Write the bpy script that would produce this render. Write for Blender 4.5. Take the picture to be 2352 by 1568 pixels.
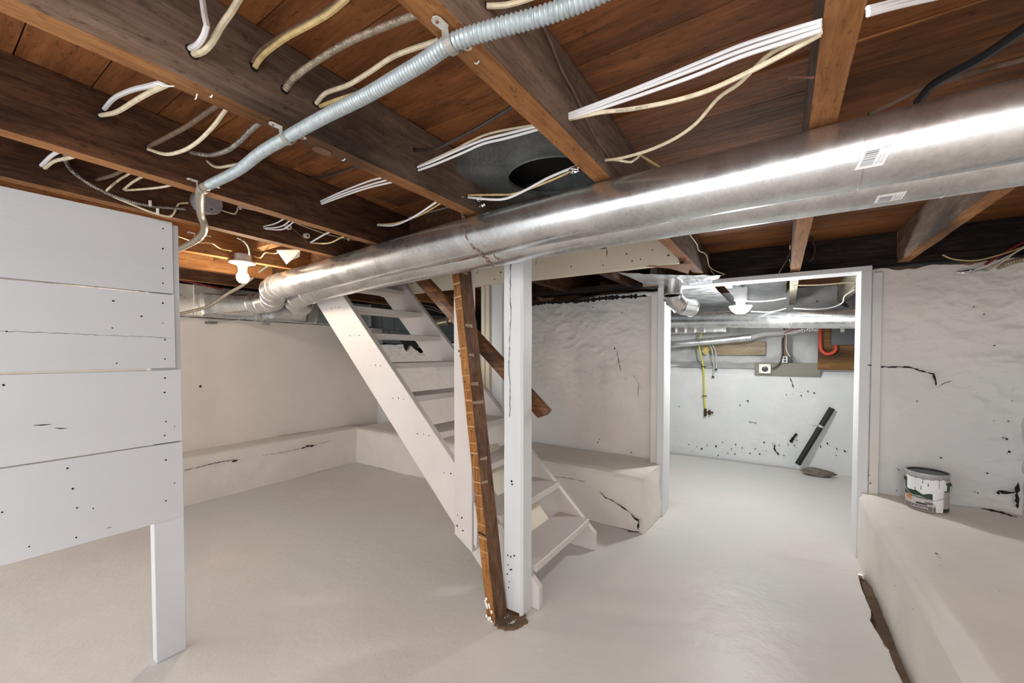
import bpy, bmesh, math, random
from mathutils import Vector, Matrix, noise
random.seed(7)
for o in list(bpy.data.objects): bpy.data.objects.remove(o)
SC = bpy.context.scene
COL = SC.collection
PI = math.pi

# ---------------------------------------------------------------- camera, world, lights, exposure
cd = bpy.data.cameras.new('camera'); cam = bpy.data.objects.new('camera', cd); COL.objects.link(cam)
cd.sensor_fit = 'HORIZONTAL'; cd.sensor_width = 36.0
cd.lens = 36.0 * 934.0 / 2352.0
cd.shift_x = 0.0; cd.shift_y = 47.0 / 2352.0
cd.clip_start = 0.02; cd.clip_end = 60
cam.location = (0, 0, 1.25)
cam.rotation_euler = (math.radians(90 - 1.4), 0, math.atan(614 / 934))
SC.camera = cam

W = bpy.data.worlds.new('world'); SC.world = W; W.use_nodes = True
W.node_tree.nodes['Background'].inputs[0].default_value = (0.97, 0.98, 1.0, 1)
W.node_tree.nodes['Background'].inputs[1].default_value = 2.0
SC.view_settings.view_transform = 'Standard'; SC.view_settings.look = 'None'
SC.view_settings.gamma = 1; SC.view_settings.use_curve_mapping = False
SC.view_settings.exposure = 0.42

def point(name, loc, power, col, rad):
    l = bpy.data.lights.new(name, 'POINT'); l.energy = power; l.color = col; l.shadow_soft_size = rad
    o = bpy.data.objects.new(name, l); o.location = loc; COL.objects.link(o); return o
point('key_lamp', (0.455, -0.46, 1.70), 27, (1.0, 0.98, 0.96), 0.06)
point('warm_bulb_light', (-2.555, 1.10, 1.655), 30, (1.0, 0.86, 0.68), 0.036)
point('back_room_light', (-0.275, 3.8, 1.50), 34, (1.0, 1.0, 0.99), 0.06)

# ---------------------------------------------------------------- helpers
def tag(o, label=None, cat=None, group=None, kind=None):
    if label: o['label'] = label
    if cat: o['category'] = cat
    if group: o['group'] = group
    if kind: o['kind'] = kind
    return o
def thing(name, label, cat, loc, group=None):
    o = bpy.data.objects.new(name, None); o.empty_display_size = .05; COL.objects.link(o); o.location = loc
    return tag(o, label, cat, group)
STUFF = {'nail_hole', 'crack', 'paint_chips', 'patch', 'paint_chip', 'screw_hole', 'pale_stripe', 'pale_smear', 'paint_flake', 'printed_text', 'barcode', 'printed_grid', 'paint_drip', 'sticker_print', 'paint_smear', 'square_cut'}
def wloc(o):
    v = Vector((0, 0, 0))
    while o: v = v + o.location; o = o.parent
    return v
def fin(name, bm, mat, parent=None, smooth=False, bevel=0, seg=1):
    """link bm (built in world coordinates) as one mesh object"""
    if bevel:
        bmesh.ops.remove_doubles(bm, verts=bm.verts, dist=1e-5)
        es = [e for e in bm.edges if len(e.link_faces) == 2 and e.calc_face_angle(0) > .6]
        bmesh.ops.bevel(bm, geom=es, offset=bevel, segments=seg, affect='EDGES', profile=.5)
    bmesh.ops.recalc_face_normals(bm, faces=bm.faces)
    if parent is not None: c = wloc(parent)
    else:
        xs = [v.co for v in bm.verts]
        c = Vector((sum(v.x for v in xs) / len(xs), sum(v.y for v in xs) / len(xs), min(v.z for v in xs)))
    for v in bm.verts: v.co -= c
    me = bpy.data.meshes.new(name); bm.to_mesh(me); bm.free()
    for m in (mat if isinstance(mat, (list, tuple)) else [mat]): me.materials.append(m)
    if smooth:
        for p in me.polygons: p.use_smooth = True
        try: me.set_sharp_from_angle(angle=.7)
        except Exception: pass
    o = bpy.data.objects.new(name, me); COL.objects.link(o)
    if name in STUFF: o['kind'] = 'stuff'
    if parent is not None: o.parent = parent
    else: o.location = c
    return o
def one(name, bm, mat, label, cat, group=None, **k):
    return tag(fin(name, bm, mat, None, **k), label, cat, group)
def struct(name, bm, mat, **k):
    return tag(fin(name, bm, mat, None, **k), kind='structure')
NB = bmesh.new
def hexa(bm, lo, hi, mi=0):
    """prism between two matching point loops"""
    a = [bm.verts.new(p) for p in lo]; b = [bm.verts.new(p) for p in hi]; n = len(a)
    fs = [bm.faces.new(a[::-1]), bm.faces.new(b)]
    for i in range(n): fs.append(bm.faces.new((a[i], a[(i + 1) % n], b[(i + 1) % n], b[i])))
    for f in fs: f.material_index = mi
    return fs
def box(bm, a, b, mi=0):
    x0, y0, z0 = a; x1, y1, z1 = b
    return hexa(bm, [(x0, y0, z0), (x1, y0, z0), (x1, y1, z0), (x0, y1, z0)],
                [(x0, y0, z1), (x1, y0, z1), (x1, y1, z1), (x0, y1, z1)], mi)
def obar(bm, A, B, u, w, h, mi=0):
    """bar from A to B, width w along u, height h along the third direction"""
    A = Vector(A); B = Vector(B); d = (B - A).normalized(); u = Vector(u); u = (u - d * u.dot(d)).normalized(); v = d.cross(u)
    q = [u * (sx * w / 2) + v * (sy * h / 2) for sx, sy in ((-1, -1), (1, -1), (1, 1), (-1, 1))]
    hexa(bm, [A + k for k in q], [B + k for k in q], mi)
def crom(pts, step=.01):
    P = [Vector(p) for p in pts]
    if len(P) == 2: P = [P[0], (P[0] + P[1]) / 2, P[1]]
    P = [P[0] * 2 - P[1]] + P + [P[-1] * 2 - P[-2]]
    out = []
    for i in range(1, len(P) - 2):
        p0, p1, p2, p3 = P[i - 1:i + 3]; n = max(1, int((p2 - p1).length / step))
        for k in range(n):
            t = k / n
            out.append(.5 * ((2 * p1) + (p2 - p0) * t + (2 * p0 - 5 * p1 + 4 * p2 - p3) * t * t + (3 * p1 - p0 - 3 * p2 + p3) * t ** 3))
    out.append(P[-2]); return out
def tube(bm, path, r, n=8, caps=True, flat=1.0, mi=0):
    """r: number or function of arc length"""
    P = [Vector(p) for p in path]; N = len(P); T = []
    for i in range(N):
        d = P[min(i + 1, N - 1)] - P[max(i - 1, 0)]
        T.append(d.normalized() if d.length > 1e-9 else Vector((1, 0, 0)))
    up = Vector((0, 0, 1)); u = (up - T[0] * up.dot(T[0]))
    if u.length < .1: u = Vector((0, 1, 0)) - T[0] * T[0].y
    u.normalize(); rings = []; s = 0
    for i in range(N):
        if i: s += (P[i] - P[i - 1]).length
        u = (u - T[i] * u.dot(T[i])).normalized(); v = T[i].cross(u)
        rr = r(s) if callable(r) else r
        rings.append([bm.verts.new(P[i] + u * (rr * flat * math.cos(2 * PI * k / n)) + v * (rr * math.sin(2 * PI * k / n))) for k in range(n)])
    for a, b in zip(rings, rings[1:]):
        for k in range(n): bm.faces.new((a[k], a[(k + 1) % n], b[(k + 1) % n], b[k])).material_index = mi
    if caps: bm.faces.new(rings[0][::-1]).material_index = mi; bm.faces.new(rings[-1]).material_index = mi
    return s
def ribbed(r, pitch, amp): return lambda s: r + amp * math.cos(2 * PI * s / pitch)
def resample(path, step):
    P = crom(path, .004); out = [P[0]]; acc = 0
    for a, b in zip(P, P[1:]):
        acc += (b - a).length
        if acc >= step: out.append(b); acc = 0
    out.append(P[-1]); return out
def finerib(path, step):
    P = crom(path, .01); L = [0]
    for a, b in zip(P, P[1:]): L.append(L[-1] + (b - a).length)
    out = []; i = 0; n = max(2, int(L[-1] / step))
    for k in range(n + 1):
        s = L[-1] * k / n
        while i < len(P) - 2 and L[i + 1] < s: i += 1
        t = (s - L[i]) / max(1e-9, L[i + 1] - L[i]); out.append(P[i].lerp(P[i + 1], min(1, t)))
    return out
def rev(bm, prof, c, ax=(0, 0, 1), n=24, mi=0):
    """surface of revolution: prof = [(radius, height along ax)]"""
    ax = Vector(ax).normalized(); c = Vector(c)
    u = ax.orthogonal().normalized(); v = ax.cross(u); rings = []
    for r, h in prof:
        if r < 1e-6: rings.append([bm.verts.new(c + ax * h)]); continue
        rings.append([bm.verts.new(c + ax * h + u * (r * math.cos(2 * PI * k / n)) + v * (r * math.sin(2 * PI * k / n))) for k in range(n)])
    for a, b in zip(rings, rings[1:]):
        for k in range(n):
            k2 = (k + 1) % n
            if len(a) == 1 and len(b) == 1: continue
            if len(a) == 1: f = bm.faces.new((a[0], b[k2], b[k]))
            elif len(b) == 1: f = bm.faces.new((a[k], a[k2], b[0]))
            else: f = bm.faces.new((a[k], a[k2], b[k2], b[k]))
            f.material_index = mi
    if len(rings[0]) > 1: bm.faces.new(rings[0][::-1]).material_index = mi
    if len(rings[-1]) > 1: bm.faces.new(rings[-1]).material_index = mi
def grid(bm, fn, nu, nv, mi=0, skip=None):
    vs = [[bm.verts.new(fn(i / nu, j / nv)) for j in range(nv + 1)] for i in range(nu + 1)]
    for i in range(nu):
        for j in range(nv):
            if skip and skip((i + .5) / nu, (j + .5) / nv): continue
            bm.faces.new((vs[i][j], vs[i + 1][j], vs[i + 1][j + 1], vs[i][j + 1])).material_index = mi
    return vs
def fbm(x, y, z, o=4):
    s = 0; a = 1; f = 1
    for _ in range(o): s += a * noise.noise(Vector((x * f, y * f, z * f))); a *= .5; f *= 2.1
    return s
def ridged(x, y, z, o=4):
    s = 0; a = 1; f = 1
    for _ in range(o): s += a * (1 - 2 * abs(noise.noise(Vector((x * f, y * f, z * f))))); a *= .5; f *= 2.1
    return s / 2
def sst(a, b, x):
    t = max(0, min(1, (x - a) / (b - a))); return t * t * (3 - 2 * t)
def dots(bm, pts, nrm, r, h=.0008, n=6):
    """small dark discs lying on a surface: nail heads and holes"""
    for p in pts:
        rr = r * random.uniform(.7, 1.3)
        rev(bm, [(0, h), (rr, h * .8), (rr, -.001)], p, nrm, n)
def chips(bm, pts, nrm, r, h=.0008):
    """irregular little chips of missing paint"""
    N = Vector(nrm).normalized(); u = N.orthogonal().normalized(); v = N.cross(u)
    for p in pts:
        a0 = random.uniform(0, PI); e = random.uniform(.35, .9); rr = r * random.uniform(.35, 1.0); q = []
        for k in range(7):
            t = 2 * PI * k / 7; m = rr * random.uniform(.6, 1.2); x, y = m * math.cos(t), m * e * math.sin(t)
            q.append(bm.verts.new(Vector(p) + N * h + u * (x * math.cos(a0) - y * math.sin(a0)) + v * (x * math.sin(a0) + y * math.cos(a0))))
        bm.faces.new(q)
def streak(bm, pts, nrm, w, h=.0009):
    """thin jagged dark line lying on a surface: cracks and gaps in paint"""
    N = Vector(nrm).normalized(); P = [Vector(p) for p in pts]; Q = []
    for a, b in zip(P, P[1:]):
        m = max(1, int((b - a).length / .012)); d = (b - a).normalized(); s = N.cross(d)
        for k in range(m): Q.append(a.lerp(b, k / m) + s * random.uniform(-.0018, .0018))
    Q.append(P[-1]); L = []; n = len(Q)
    for i, q in enumerate(Q):
        d = (Q[min(i + 1, n - 1)] - Q[max(i - 1, 0)]).normalized(); s = N.cross(d)
        ww = w * random.uniform(.25, 1.0) * (.25 if i in (0, n - 1) else 1)
        L.append((bm.verts.new(q + s * ww / 2 + N * h), bm.verts.new(q - s * ww / 2 + N * h)))
    for a, b in zip(L, L[1:]): bm.faces.new((a[0], b[0], b[1], a[1]))

# ---------------------------------------------------------------- materials
def mk(name):
    m = bpy.data.materials.new(name); m.use_nodes = True; nt = m.node_tree
    return m, nt, nt.nodes['Principled BSDF']
def nd(nt, t, **k):
    n = nt.nodes.new(t)
    for a, b in k.items(): setattr(n, a, b)
    return n
def coords(nt, scale=(1, 1, 1), rnd=True):
    tc = nd(nt, 'ShaderNodeTexCoord'); mp = nd(nt, 'ShaderNodeMapping'); mp.inputs['Scale'].default_value = scale
    nt.links.new(tc.outputs['Object'], mp.inputs['Vector'])
    if rnd:
        oi = nd(nt, 'ShaderNodeObjectInfo'); mu = nd(nt, 'ShaderNodeMath', operation='MULTIPLY'); mu.inputs[1].default_value = 37.0
        nt.links.new(oi.outputs['Random'], mu.inputs[0]); nt.links.new(mu.outputs[0], mp.inputs['Location'])
    return mp.outputs[0]
def noi(nt, vec, scale, detail=4, rough=.55, dist=0):
    n = nd(nt, 'ShaderNodeTexNoise'); n.inputs['Scale'].default_value = scale; n.inputs['Detail'].default_value = detail
    n.inputs['Roughness'].default_value = rough; n.inputs['Distortion'].default_value = dist
    nt.links.new(vec, n.inputs['Vector']); return n.outputs['Fac']
def ramp(nt, fac, stops):
    r = nd(nt, 'ShaderNodeValToRGB'); cr = r.color_ramp
    while len(cr.elements) < len(stops): cr.elements.new(.5)
    for e, (p, c) in zip(cr.elements, stops): e.position = p; e.color = (c[0], c[1], c[2], 1) if len(c) == 3 else c
    nt.links.new(fac, r.inputs[0]); return r.outputs[0]
def mixc(nt, f, a, b, mode='MIX'):
    m = nd(nt, 'ShaderNodeMix', data_type='RGBA', blend_type=mode)
    for s, v in ((0, f), (6, a), (7, b)):
        if isinstance(v, (int, float)): m.inputs[s].default_value = v
        elif isinstance(v, tuple): m.inputs[s].default_value = (*v, 1)
        else: nt.links.new(v, m.inputs[s])
    return m.outputs[2]
def bump(nt, bs, h, st, d=.01):
    b = nd(nt, 'ShaderNodeBump'); b.inputs['Strength'].default_value = st; b.inputs['Distance'].default_value = d
    nt.links.new(h, b.inputs['Height']); nt.links.new(b.outputs[0], bs.inputs['Normal'])
def wood(name, dark, mid, light, ax='y', rough=.75, bst=.5, stain=.5, fine=60, spec=.25):
    m, nt, bs = mk(name)
    sc = {'x': (.10, 1, 1), 'y': (1, .10, 1), 'z': (1, 1, .10)}[ax]
    v = coords(nt, sc); g = noi(nt, v, fine, 5, .65, .6)
    c = ramp(nt, g, [(.30, dark), (.5, mid), (.72, light)])
    v2 = coords(nt, {'x': (.35, 1, 1), 'y': (1, .35, 1), 'z': (1, 1, .35)}[ax]); b = noi(nt, v2, 5, 5, .65)
    sf = ramp(nt, b, [(.42, (1, 1, 1)), (.66, (1 - stain,) * 3)])
    c = mixc(nt, 1.0, c, sf, 'MULTIPLY')
    v3 = coords(nt, {'x': (.4, 1, 1), 'y': (1, .4, 1), 'z': (1, 1, .4)}[ax]); sp = noi(nt, v3, 90, 3, .7)
    c = mixc(nt, 1.0, c, ramp(nt, sp, [(.30, (.50,) * 3), (.42, (1, 1, 1)), (.66, (1, 1, 1)), (.78, (1.35,) * 3)]), 'MULTIPLY')
    kn = noi(nt, v3, 2.2, 1, .5); c = mixc(nt, 1.0, c, ramp(nt, kn, [(.69, (1, 1, 1)), (.76, (.35,) * 3)]), 'MULTIPLY')
    nt.links.new(c, bs.inputs['Base Color']); bs.inputs['Roughness'].default_value = rough
    bs.inputs['Specular IOR Level'].default_value = spec
    bump(nt, bs, g, bst, .004); return m
def paint(name, col, rough=.55, mott=.05, bs_=.25, bscale=40, dark=None, dthr=.74, dscale=30, streaky=None, tint=None, tsc=1.2):
    m, nt, bs = mk(name)
    v = coords(nt, streaky or (1, 1, 1)); g = noi(nt, v, 3, 5, .6)
    lo = tuple(max(0, c * (1 - mott)) for c in col); hi = tuple(min(1, c * (1 + mott)) for c in col)
    c = ramp(nt, g, [(.35, lo), (.65, hi)])
    if tint:
        t = noi(nt, coords(nt, (1, 1, 1)), tsc, 2, .5); f = ramp(nt, t, [(.45, (0, 0, 0)), (.65, (1, 1, 1))]); c = mixc(nt, f, c, tint)
    if dark:
        d = noi(nt, coords(nt, (1, 1, 1)), dscale, 3, .55); f = ramp(nt, d, [(dthr, (0, 0, 0)), (dthr + .02, (1, 1, 1))]); c = mixc(nt, f, c, dark)
    nt.links.new(c, bs.inputs['Base Color']); bs.inputs['Roughness'].default_value = rough
    h = noi(nt, v, bscale, 6, .6); bump(nt, bs, h, bs_, .006); return m
def metal(name, col, rough=.3, spang=.12, bst=.08, ax=None, mt=1.0, wave=.0):
    m, nt, bs = mk(name); v = coords(nt, ax or (1, 1, 1))
    vo = nd(nt, 'ShaderNodeTexVoronoi'); vo.inputs['Scale'].default_value = 120; nt.links.new(v, vo.inputs['Vector'])
    g = noi(nt, v, 8, 5, .6)
    c = ramp(nt, g, [(.3, tuple(x * (1 - spang) for x in col)), (.7, tuple(min(1, x * (1 + spang)) for x in col))])
    bw = nd(nt, 'ShaderNodeRGBToBW'); nt.links.new(vo.outputs['Color'], bw.inputs[0])
    c = mixc(nt, .16, c, bw.outputs[0], 'OVERLAY')
    nt.links.new(c, bs.inputs['Base Color']); bs.inputs['Metallic'].default_value = mt
    r = ramp(nt, g, [(.3, (rough * .75,) * 3), (.7, (min(1, rough * 1.35),) * 3)]); nt.links.new(r, bs.inputs['Roughness'])
    h = noi(nt, coords(nt, (1, 1, 1)), 5, 1, .3); bump(nt, bs, h, bst, .02); return m
def plain(name, col, rough=.5, mt=0, emit=None, es=1, var=.1):
    m, nt, bs = mk(name); g = noi(nt, coords(nt), 60, 3, .6)
    c = ramp(nt, g, [(.3, tuple(x * (1 - var) for x in col)), (.7, tuple(min(1, x * (1 + var)) for x in col))])
    nt.links.new(c, bs.inputs['Base Color']); bs.inputs['Roughness'].default_value = rough; bs.inputs['Metallic'].default_value = mt
    if emit: bs.inputs['Emission Color'].default_value = (*emit, 1); bs.inputs['Emission Strength'].default_value = es
    return m
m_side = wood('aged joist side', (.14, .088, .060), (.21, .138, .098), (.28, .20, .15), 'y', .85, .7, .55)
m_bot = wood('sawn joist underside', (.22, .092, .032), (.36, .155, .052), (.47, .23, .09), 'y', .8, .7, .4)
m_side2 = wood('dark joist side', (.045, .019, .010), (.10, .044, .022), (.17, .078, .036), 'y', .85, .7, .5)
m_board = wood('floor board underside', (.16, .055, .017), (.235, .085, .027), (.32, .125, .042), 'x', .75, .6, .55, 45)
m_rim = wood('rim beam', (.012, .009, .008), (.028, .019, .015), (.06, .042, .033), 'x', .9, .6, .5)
m_brown = wood('post side brown', (.08, .04, .02), (.17, .09, .05), (.26, .15, .09), 'z', .7, .5, .4)
m_orange = wood('post edge orange', (.20, .075, .018), (.36, .15, .04), (.48, .23, .07), 'z', .65, .4, .35)
m_rail = wood('varnished rail', (.045, .015, .006), (.15, .058, .018), (.32, .14, .05), 'x', .4, .3, .5, 40, .5)
m_white = paint('white painted board', (.64, .65, .67), .5, .03, .12, 50, None, streaky=(1, .12, 1))
m_whitez = paint('white painted post', (.72, .73, .74), .5, .05, .3, 60, (.10, .08, .07), .79, 40, streaky=(1, 1, .08))
m_stair = paint('pinkish white stair paint', (.67, .62, .59), .5, .04, .15, 40)
m_cream = paint('cream painted wood', (.80, .72, .57), .5, .05, .15, 40, streaky=(.1, 1, 1))
m_plaster = paint('painted rubble wall', (.76, .71, .67), .6, .05, 1.0, 16, (.07, .05, .045), .79, 26, tint=(.70, .70, .69))
m_plaster2 = paint('painted far wall', (.76, .77, .77), .6, .05, .8, 18, (.07, .065, .055), .75, 30, tint=(.71, .745, .72), tsc=2)
m_stonew = paint('sooty painted stones', (.66, .67, .67), .7, .10, 1.0, 14, (.10, .10, .10), .70, 5, tint=(.34, .35, .35), tsc=3)
m_smooth = paint('smooth cream wall paint', (.79, .725, .66), .55, .03, .12, 20)
m_ledge = paint('painted concrete ledge', (.76, .71, .655), .6, .04, .6, 18, (.07, .05, .04), .79, 30)
m_floor = paint('painted concrete floor', (.70, .665, .63), .42, .04, .5, 14, tint=(.655, .655, .63), tsc=.9)
m_dirt = paint('bare earth and soot', (.15, .095, .06), .95, .35, 1.0, 40)
m_soot = paint('soot stained masonry', (.05, .038, .03), .95, .5, 1.0, 20)
m_hole = plain('dark hole', (.012, .009, .007), .9)
m_galv = metal('galvanised duct', (.66, .67, .675), .27, .18, .10, mt=.93)
m_galv2 = metal('bright galvanised duct', (.72, .72, .72), .24, .12, .2, mt=.88)
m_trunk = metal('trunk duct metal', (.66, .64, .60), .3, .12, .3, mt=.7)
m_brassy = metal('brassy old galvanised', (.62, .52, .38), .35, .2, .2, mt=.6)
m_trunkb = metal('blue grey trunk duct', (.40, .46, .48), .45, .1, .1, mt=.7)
m_boot = metal('dark old duct boot', (.22, .235, .225), .55, .25, .1, mt=.6)
m_conduit = metal('grey flexible conduit', (.40, .455, .47), .45, .05, .02, mt=.35)
m_conduitw = metal('beige flexible conduit', (.36, .31, .235), .5, .05, .02, mt=.3)
m_strap = metal('zinc strap', (.66, .64, .59), .4, .08, .05, mt=.45)
m_chain = metal('rusty chain', (.28, .20, .16), .5, .2, .05, mt=.8)
m_foil = metal('foil insulation', (.78, .80, .82), .33, .06, .9)
m_armor = metal('armoured cable', (.40, .33, .25), .5, .35, .05, ax=(4, 4, 4), mt=.5)
m_armord = metal('dark armoured cable', (.30, .27, .24), .4, .5, .05, ax=(6, 6, 6), mt=.6)
m_cw = plain('white cable', (.82, .81, .82), .45, var=.03)
m_cc = plain('cream cable', (.72, .62, .44), .5, var=.18)
m_cy = plain('yellowed cable', (.62, .46, .20), .5, var=.25)
m_cb = plain('black cable', (.035, .025, .02), .45, var=.4)
m_cbr = plain('brown cable', (.16, .10, .065), .6, var=.3)
m_gas = plain('yellow gas tube', (.62, .60, .08), .4)
m_red = plain('red cable', (.62, .07, .035), .4)
m_darkred = plain('dark red cable', (.30, .02, .03), .5)
m_grey = plain('pale grey tube', (.50, .52, .51), .4)
m_black = plain('black plastic', (.022, .022, .024), .35)
m_panel = plain('grey steel box', (.13, .13, .14), .5)
m_porc = plain('white porcelain', (.86, .85, .80), .25, var=.02)
m_knob = plain('grey brown porcelain knob', (.55, .50, .45), .35, var=.1)
m_bulb = plain('glowing bulb glass', (1, .95, .85), .4, emit=(1.0, .90, .70), es=28, var=0)
m_dome = plain('glowing glass dome', (1, 1, 1), .4, emit=(.96, .98, 1.0), es=14, var=0)
m_ply = wood('plywood panel', (.17, .08, .03), (.27, .135, .05), (.36, .19, .08), 'x', .7, .2, .35, 30)
m_green = paint('green grey board', (.24, .24, .19), .8, .15, .3, 30, streaky=(.1, 1, 1))
m_plank = wood('pale old beam', (.26, .20, .13), (.40, .32, .22), (.52, .44, .32), 'x', .8, .4, .4, 30)
m_jg = wood('green grey joist', (.20, .17, .12), (.36, .33, .25), (.50, .48, .40), 'y', .8, .4, .4, 30)
m_block = paint('blue grey painted block', (.27, .30, .31), .7, .06, .3, 40)
m_mortar = plain('mortar joint', (.15, .17, .17), .9)
m_stone = paint('grey brown stone', (.16, .14, .11), .8, .2, .6, 18, (.5, .5, .47), .7, 20)
m_pipe = paint('black iron pipe', (.014, .014, .015), .6, .2, .15, 40, (.35, .35, .33), .78, 30)
m_brass = plain('tarnished brass', (.10, .06, .03), .4, .8)
m_card = plain('brown cardboard', (.28, .14, .07), .8)
m_yfoam = plain('yellow foam', (.70, .58, .22), .8)
m_pink = wood('pink sawn block', (.45, .28, .20), (.60, .40, .30), (.70, .50, .40), 'x', .8, .2, .2, 30)
m_tape = plain('foil tape', (.72, .73, .74), .2, 1.0, var=.3)
m_label = plain('white sticker', (.82, .82, .82), .5, var=.02)
m_ink = plain('grey ink', (.22, .22, .23), .6, var=.05)
m_nail = plain('rusty nail', (.25, .13, .09), .6, .5)
m_steel = metal('dull steel', (.50, .50, .51), .4, .1, .03, mt=.4)
m_paintsplash = plain('wet white paint', (.86, .87, .88), .3, var=.03)
m_cgreen = plain('dark green label print', (.012, .050, .022), .4)
m_cgrey = plain('grey label band', (.17, .145, .14), .45)
m_cbeige = plain('beige label print', (.50, .45, .36), .45)
m_cpale = plain('pale label print', (.56, .56, .56), .45)
m_cpink = plain('pinkish label text panel', (.50, .44, .41), .5)
m_cdark = plain('near black band', (.035, .03, .028), .4)
m_cor = plain('orange print', (.55, .20, .05), .4)
m_splash = plain('pale saw marks', (.50, .28, .12), .7, var=.2)
m_splash2 = plain('pale brush marks', (.36, .27, .18), .7, var=.2)

# ---------------------------------------------------------------- setting: floor
def trench_edge(y):
    pts = [(-1.2, .405), (2.07, .408), (2.2, .400), (2.34, .403), (2.5, .378), (2.58, .387), (2.8, .38), (2.95, .386), (3.0, .392)]
    for (a, xa), (b, xb) in zip(pts, pts[1:]):
        if a <= y <= b: return xa + (xb - xa) * (y - a) / (b - a) + .004 * noise.noise(Vector((y * 30, 0, 1))) - .012 * (y > 2.3) * (y < 2.5)
    return .415
bm = NB()
def floor_z(x, y): return .0035 * fbm(x * 1.6, y * 1.6, 3, 3) + .0012 * fbm(x * 9, y * 9, 5, 3) - .002
def ff(u, v):
    y = -1.3 + 6.9 * v; x = -4.35 + ((trench_edge(y) if y < 3.0 else 1.6) + 4.35) * u
    return Vector((x, y, floor_z(x, y)))
grid(bm, ff, 150, 210)
struct('floor', bm, m_floor, smooth=True)
bm = NB()
def tf(u, v):
    y = -1.3 + 4.33 * v; x = .34 + .16 * u
    return Vector((x, y, -.035 + .012 * fbm(x * 25, y * 25, 9, 4)))
grid(bm, tf, 10, 220)
g = tag(fin('trench_soil', bm, m_dirt, None, smooth=True), kind='structure')
bm = NB()   # broken concrete rim of the trench
vs = []
for i in range(200):
    y = -1.3 + 4.29 * i / 199; x = trench_edge(y)
    vs.append((bm.verts.new((min(x, .408), y, .0)), bm.verts.new((min(x, .408) - .006, y, -.04))))
for a, b in zip(vs, vs[1:]): bm.faces.new((a[0], b[0], b[1], a[1]))
tag(fin('trench_edge', bm, m_dirt, None), kind='structure')
bm = NB(); c = Vector((-1.035, 1.565, 0)); rings = []
for r_, z_ in ((1.0, -.002), (.93, .007), (.7, .003), (.4, -.001)):
    rings.append([bm.verts.new((c.x + .072 * r_ * math.cos(2 * PI * k / 40) * (1 + .35 * noise.noise(Vector((k * .37, 1, 0)))), c.y + .085 * r_ * math.sin(2 * PI * k / 40) * (1 + .35 * noise.noise(Vector((k * .37, 5, 0)))), z_ + .004 * noise.noise(Vector((k, r_ * 9, 0))))) for k in range(40)])
for a, b in zip(rings, rings[1:]):
    for k in range(40): bm.faces.new((a[k], a[(k + 1) % 40], b[(k + 1) % 40], b[k]))
bm.faces.new(rings[-1]); tag(fin('floor_soil_patch', bm, m_dirt, None), kind='structure')

# ---------------------------------------------------------------- walls
bm = NB()   # left wall, smooth paint
grid(bm, lambda u, v: Vector((-4.2 + .004 * fbm(u * 6, v * 3, 1, 3) + .02 * (1 - v) * 0, -1.2 + 4.6 * u, .3 + 1.24 * v)), 60, 20)
box(bm, (-4.45, -1.2, 1.54), (-4.195, 3.33, 1.545))
wl = struct('wall_left', bm, m_smooth, smooth=True)
bm = NB()
dots(bm, [(-4.198,1.4584,0.9521)], (1, 0, 0), .012, .003, 5)
fin('patch', bm, m_hole, wl)
def ledge(name, poly_fn, nu, nv, mat=None):
    bm = NB(); grid(bm, poly_fn, nu, nv); return struct(name, bm, mat or m_ledge, smooth=True)
# ledge profile swept along y (left) : v 0..1 front face then top
def prof_left(u, v):
    y = -1.2 + 4.1 * u
    zt = .40
    if v < .6: z = zt * v / .6; x = -3.985 + .035 * (1 - v / .6) * 0 + .02 * (v / .6 - 1)
    else: z = zt + .012 * (v - .6); x = -3.985 - .235 * (v - .6) / .4
    rx = .006 * fbm(y * 4, z * 6, 2, 4); return Vector((x + rx, y, z + .004 * fbm(y * 3, x * 8, 4, 3) - .012 * (abs(v - .6) < .02)))
lg = ledge('wall_ledge_left', prof_left, 160, 30)
bm = NB()
X = -3.965
streak(bm, [(-3.968,1.2568,0.3038),(-3.968,1.3382,0.3054),(-3.968,1.4293,0.3129),(-3.968,1.5245,0.3132),(-3.968,1.6243,0.3098)], (1, 0, 0), .008, .002)
streak(bm, [(-3.968,1.597,0.2968),(-3.968,1.6448,0.3014)], (1, 0, 0), .022, .003)
streak(bm, [(-3.968,2.2137,0.288),(-3.968,2.272,0.3028),(-3.968,2.35,0.2922)], (1, 0, 0), .026, .004)
streak(bm, [(-3.968,1.8389,0.2983),(-3.968,1.9945,0.2901),(-3.968,2.2049,0.2897),(-3.968,2.5341,0.3078)], (1, 0, 0), .004, .002)
fin('crack', bm, m_hole, lg)
bm = NB()
streak(bm, [(-4.1768,2.1017,0.41),(-4.161,2.2686,0.41),(-4.1212,2.433,0.41)], (0, 0, 1), .016, .002)
streak(bm, [(-4.0793,2.6067,0.41),(-4.0825,2.8236,0.41),(-4.0712,2.9645,0.41)], (0, 0, 1), .012, .002)
fin('crack', bm, m_hole, lg)

def rubble(x, z, a1=.026, a2=.017):
    return a1 * ridged(x * 2.4, z * 3.2, 7, 4) + a2 * ridged(x * 9, z * 14, 3, 3)
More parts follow.
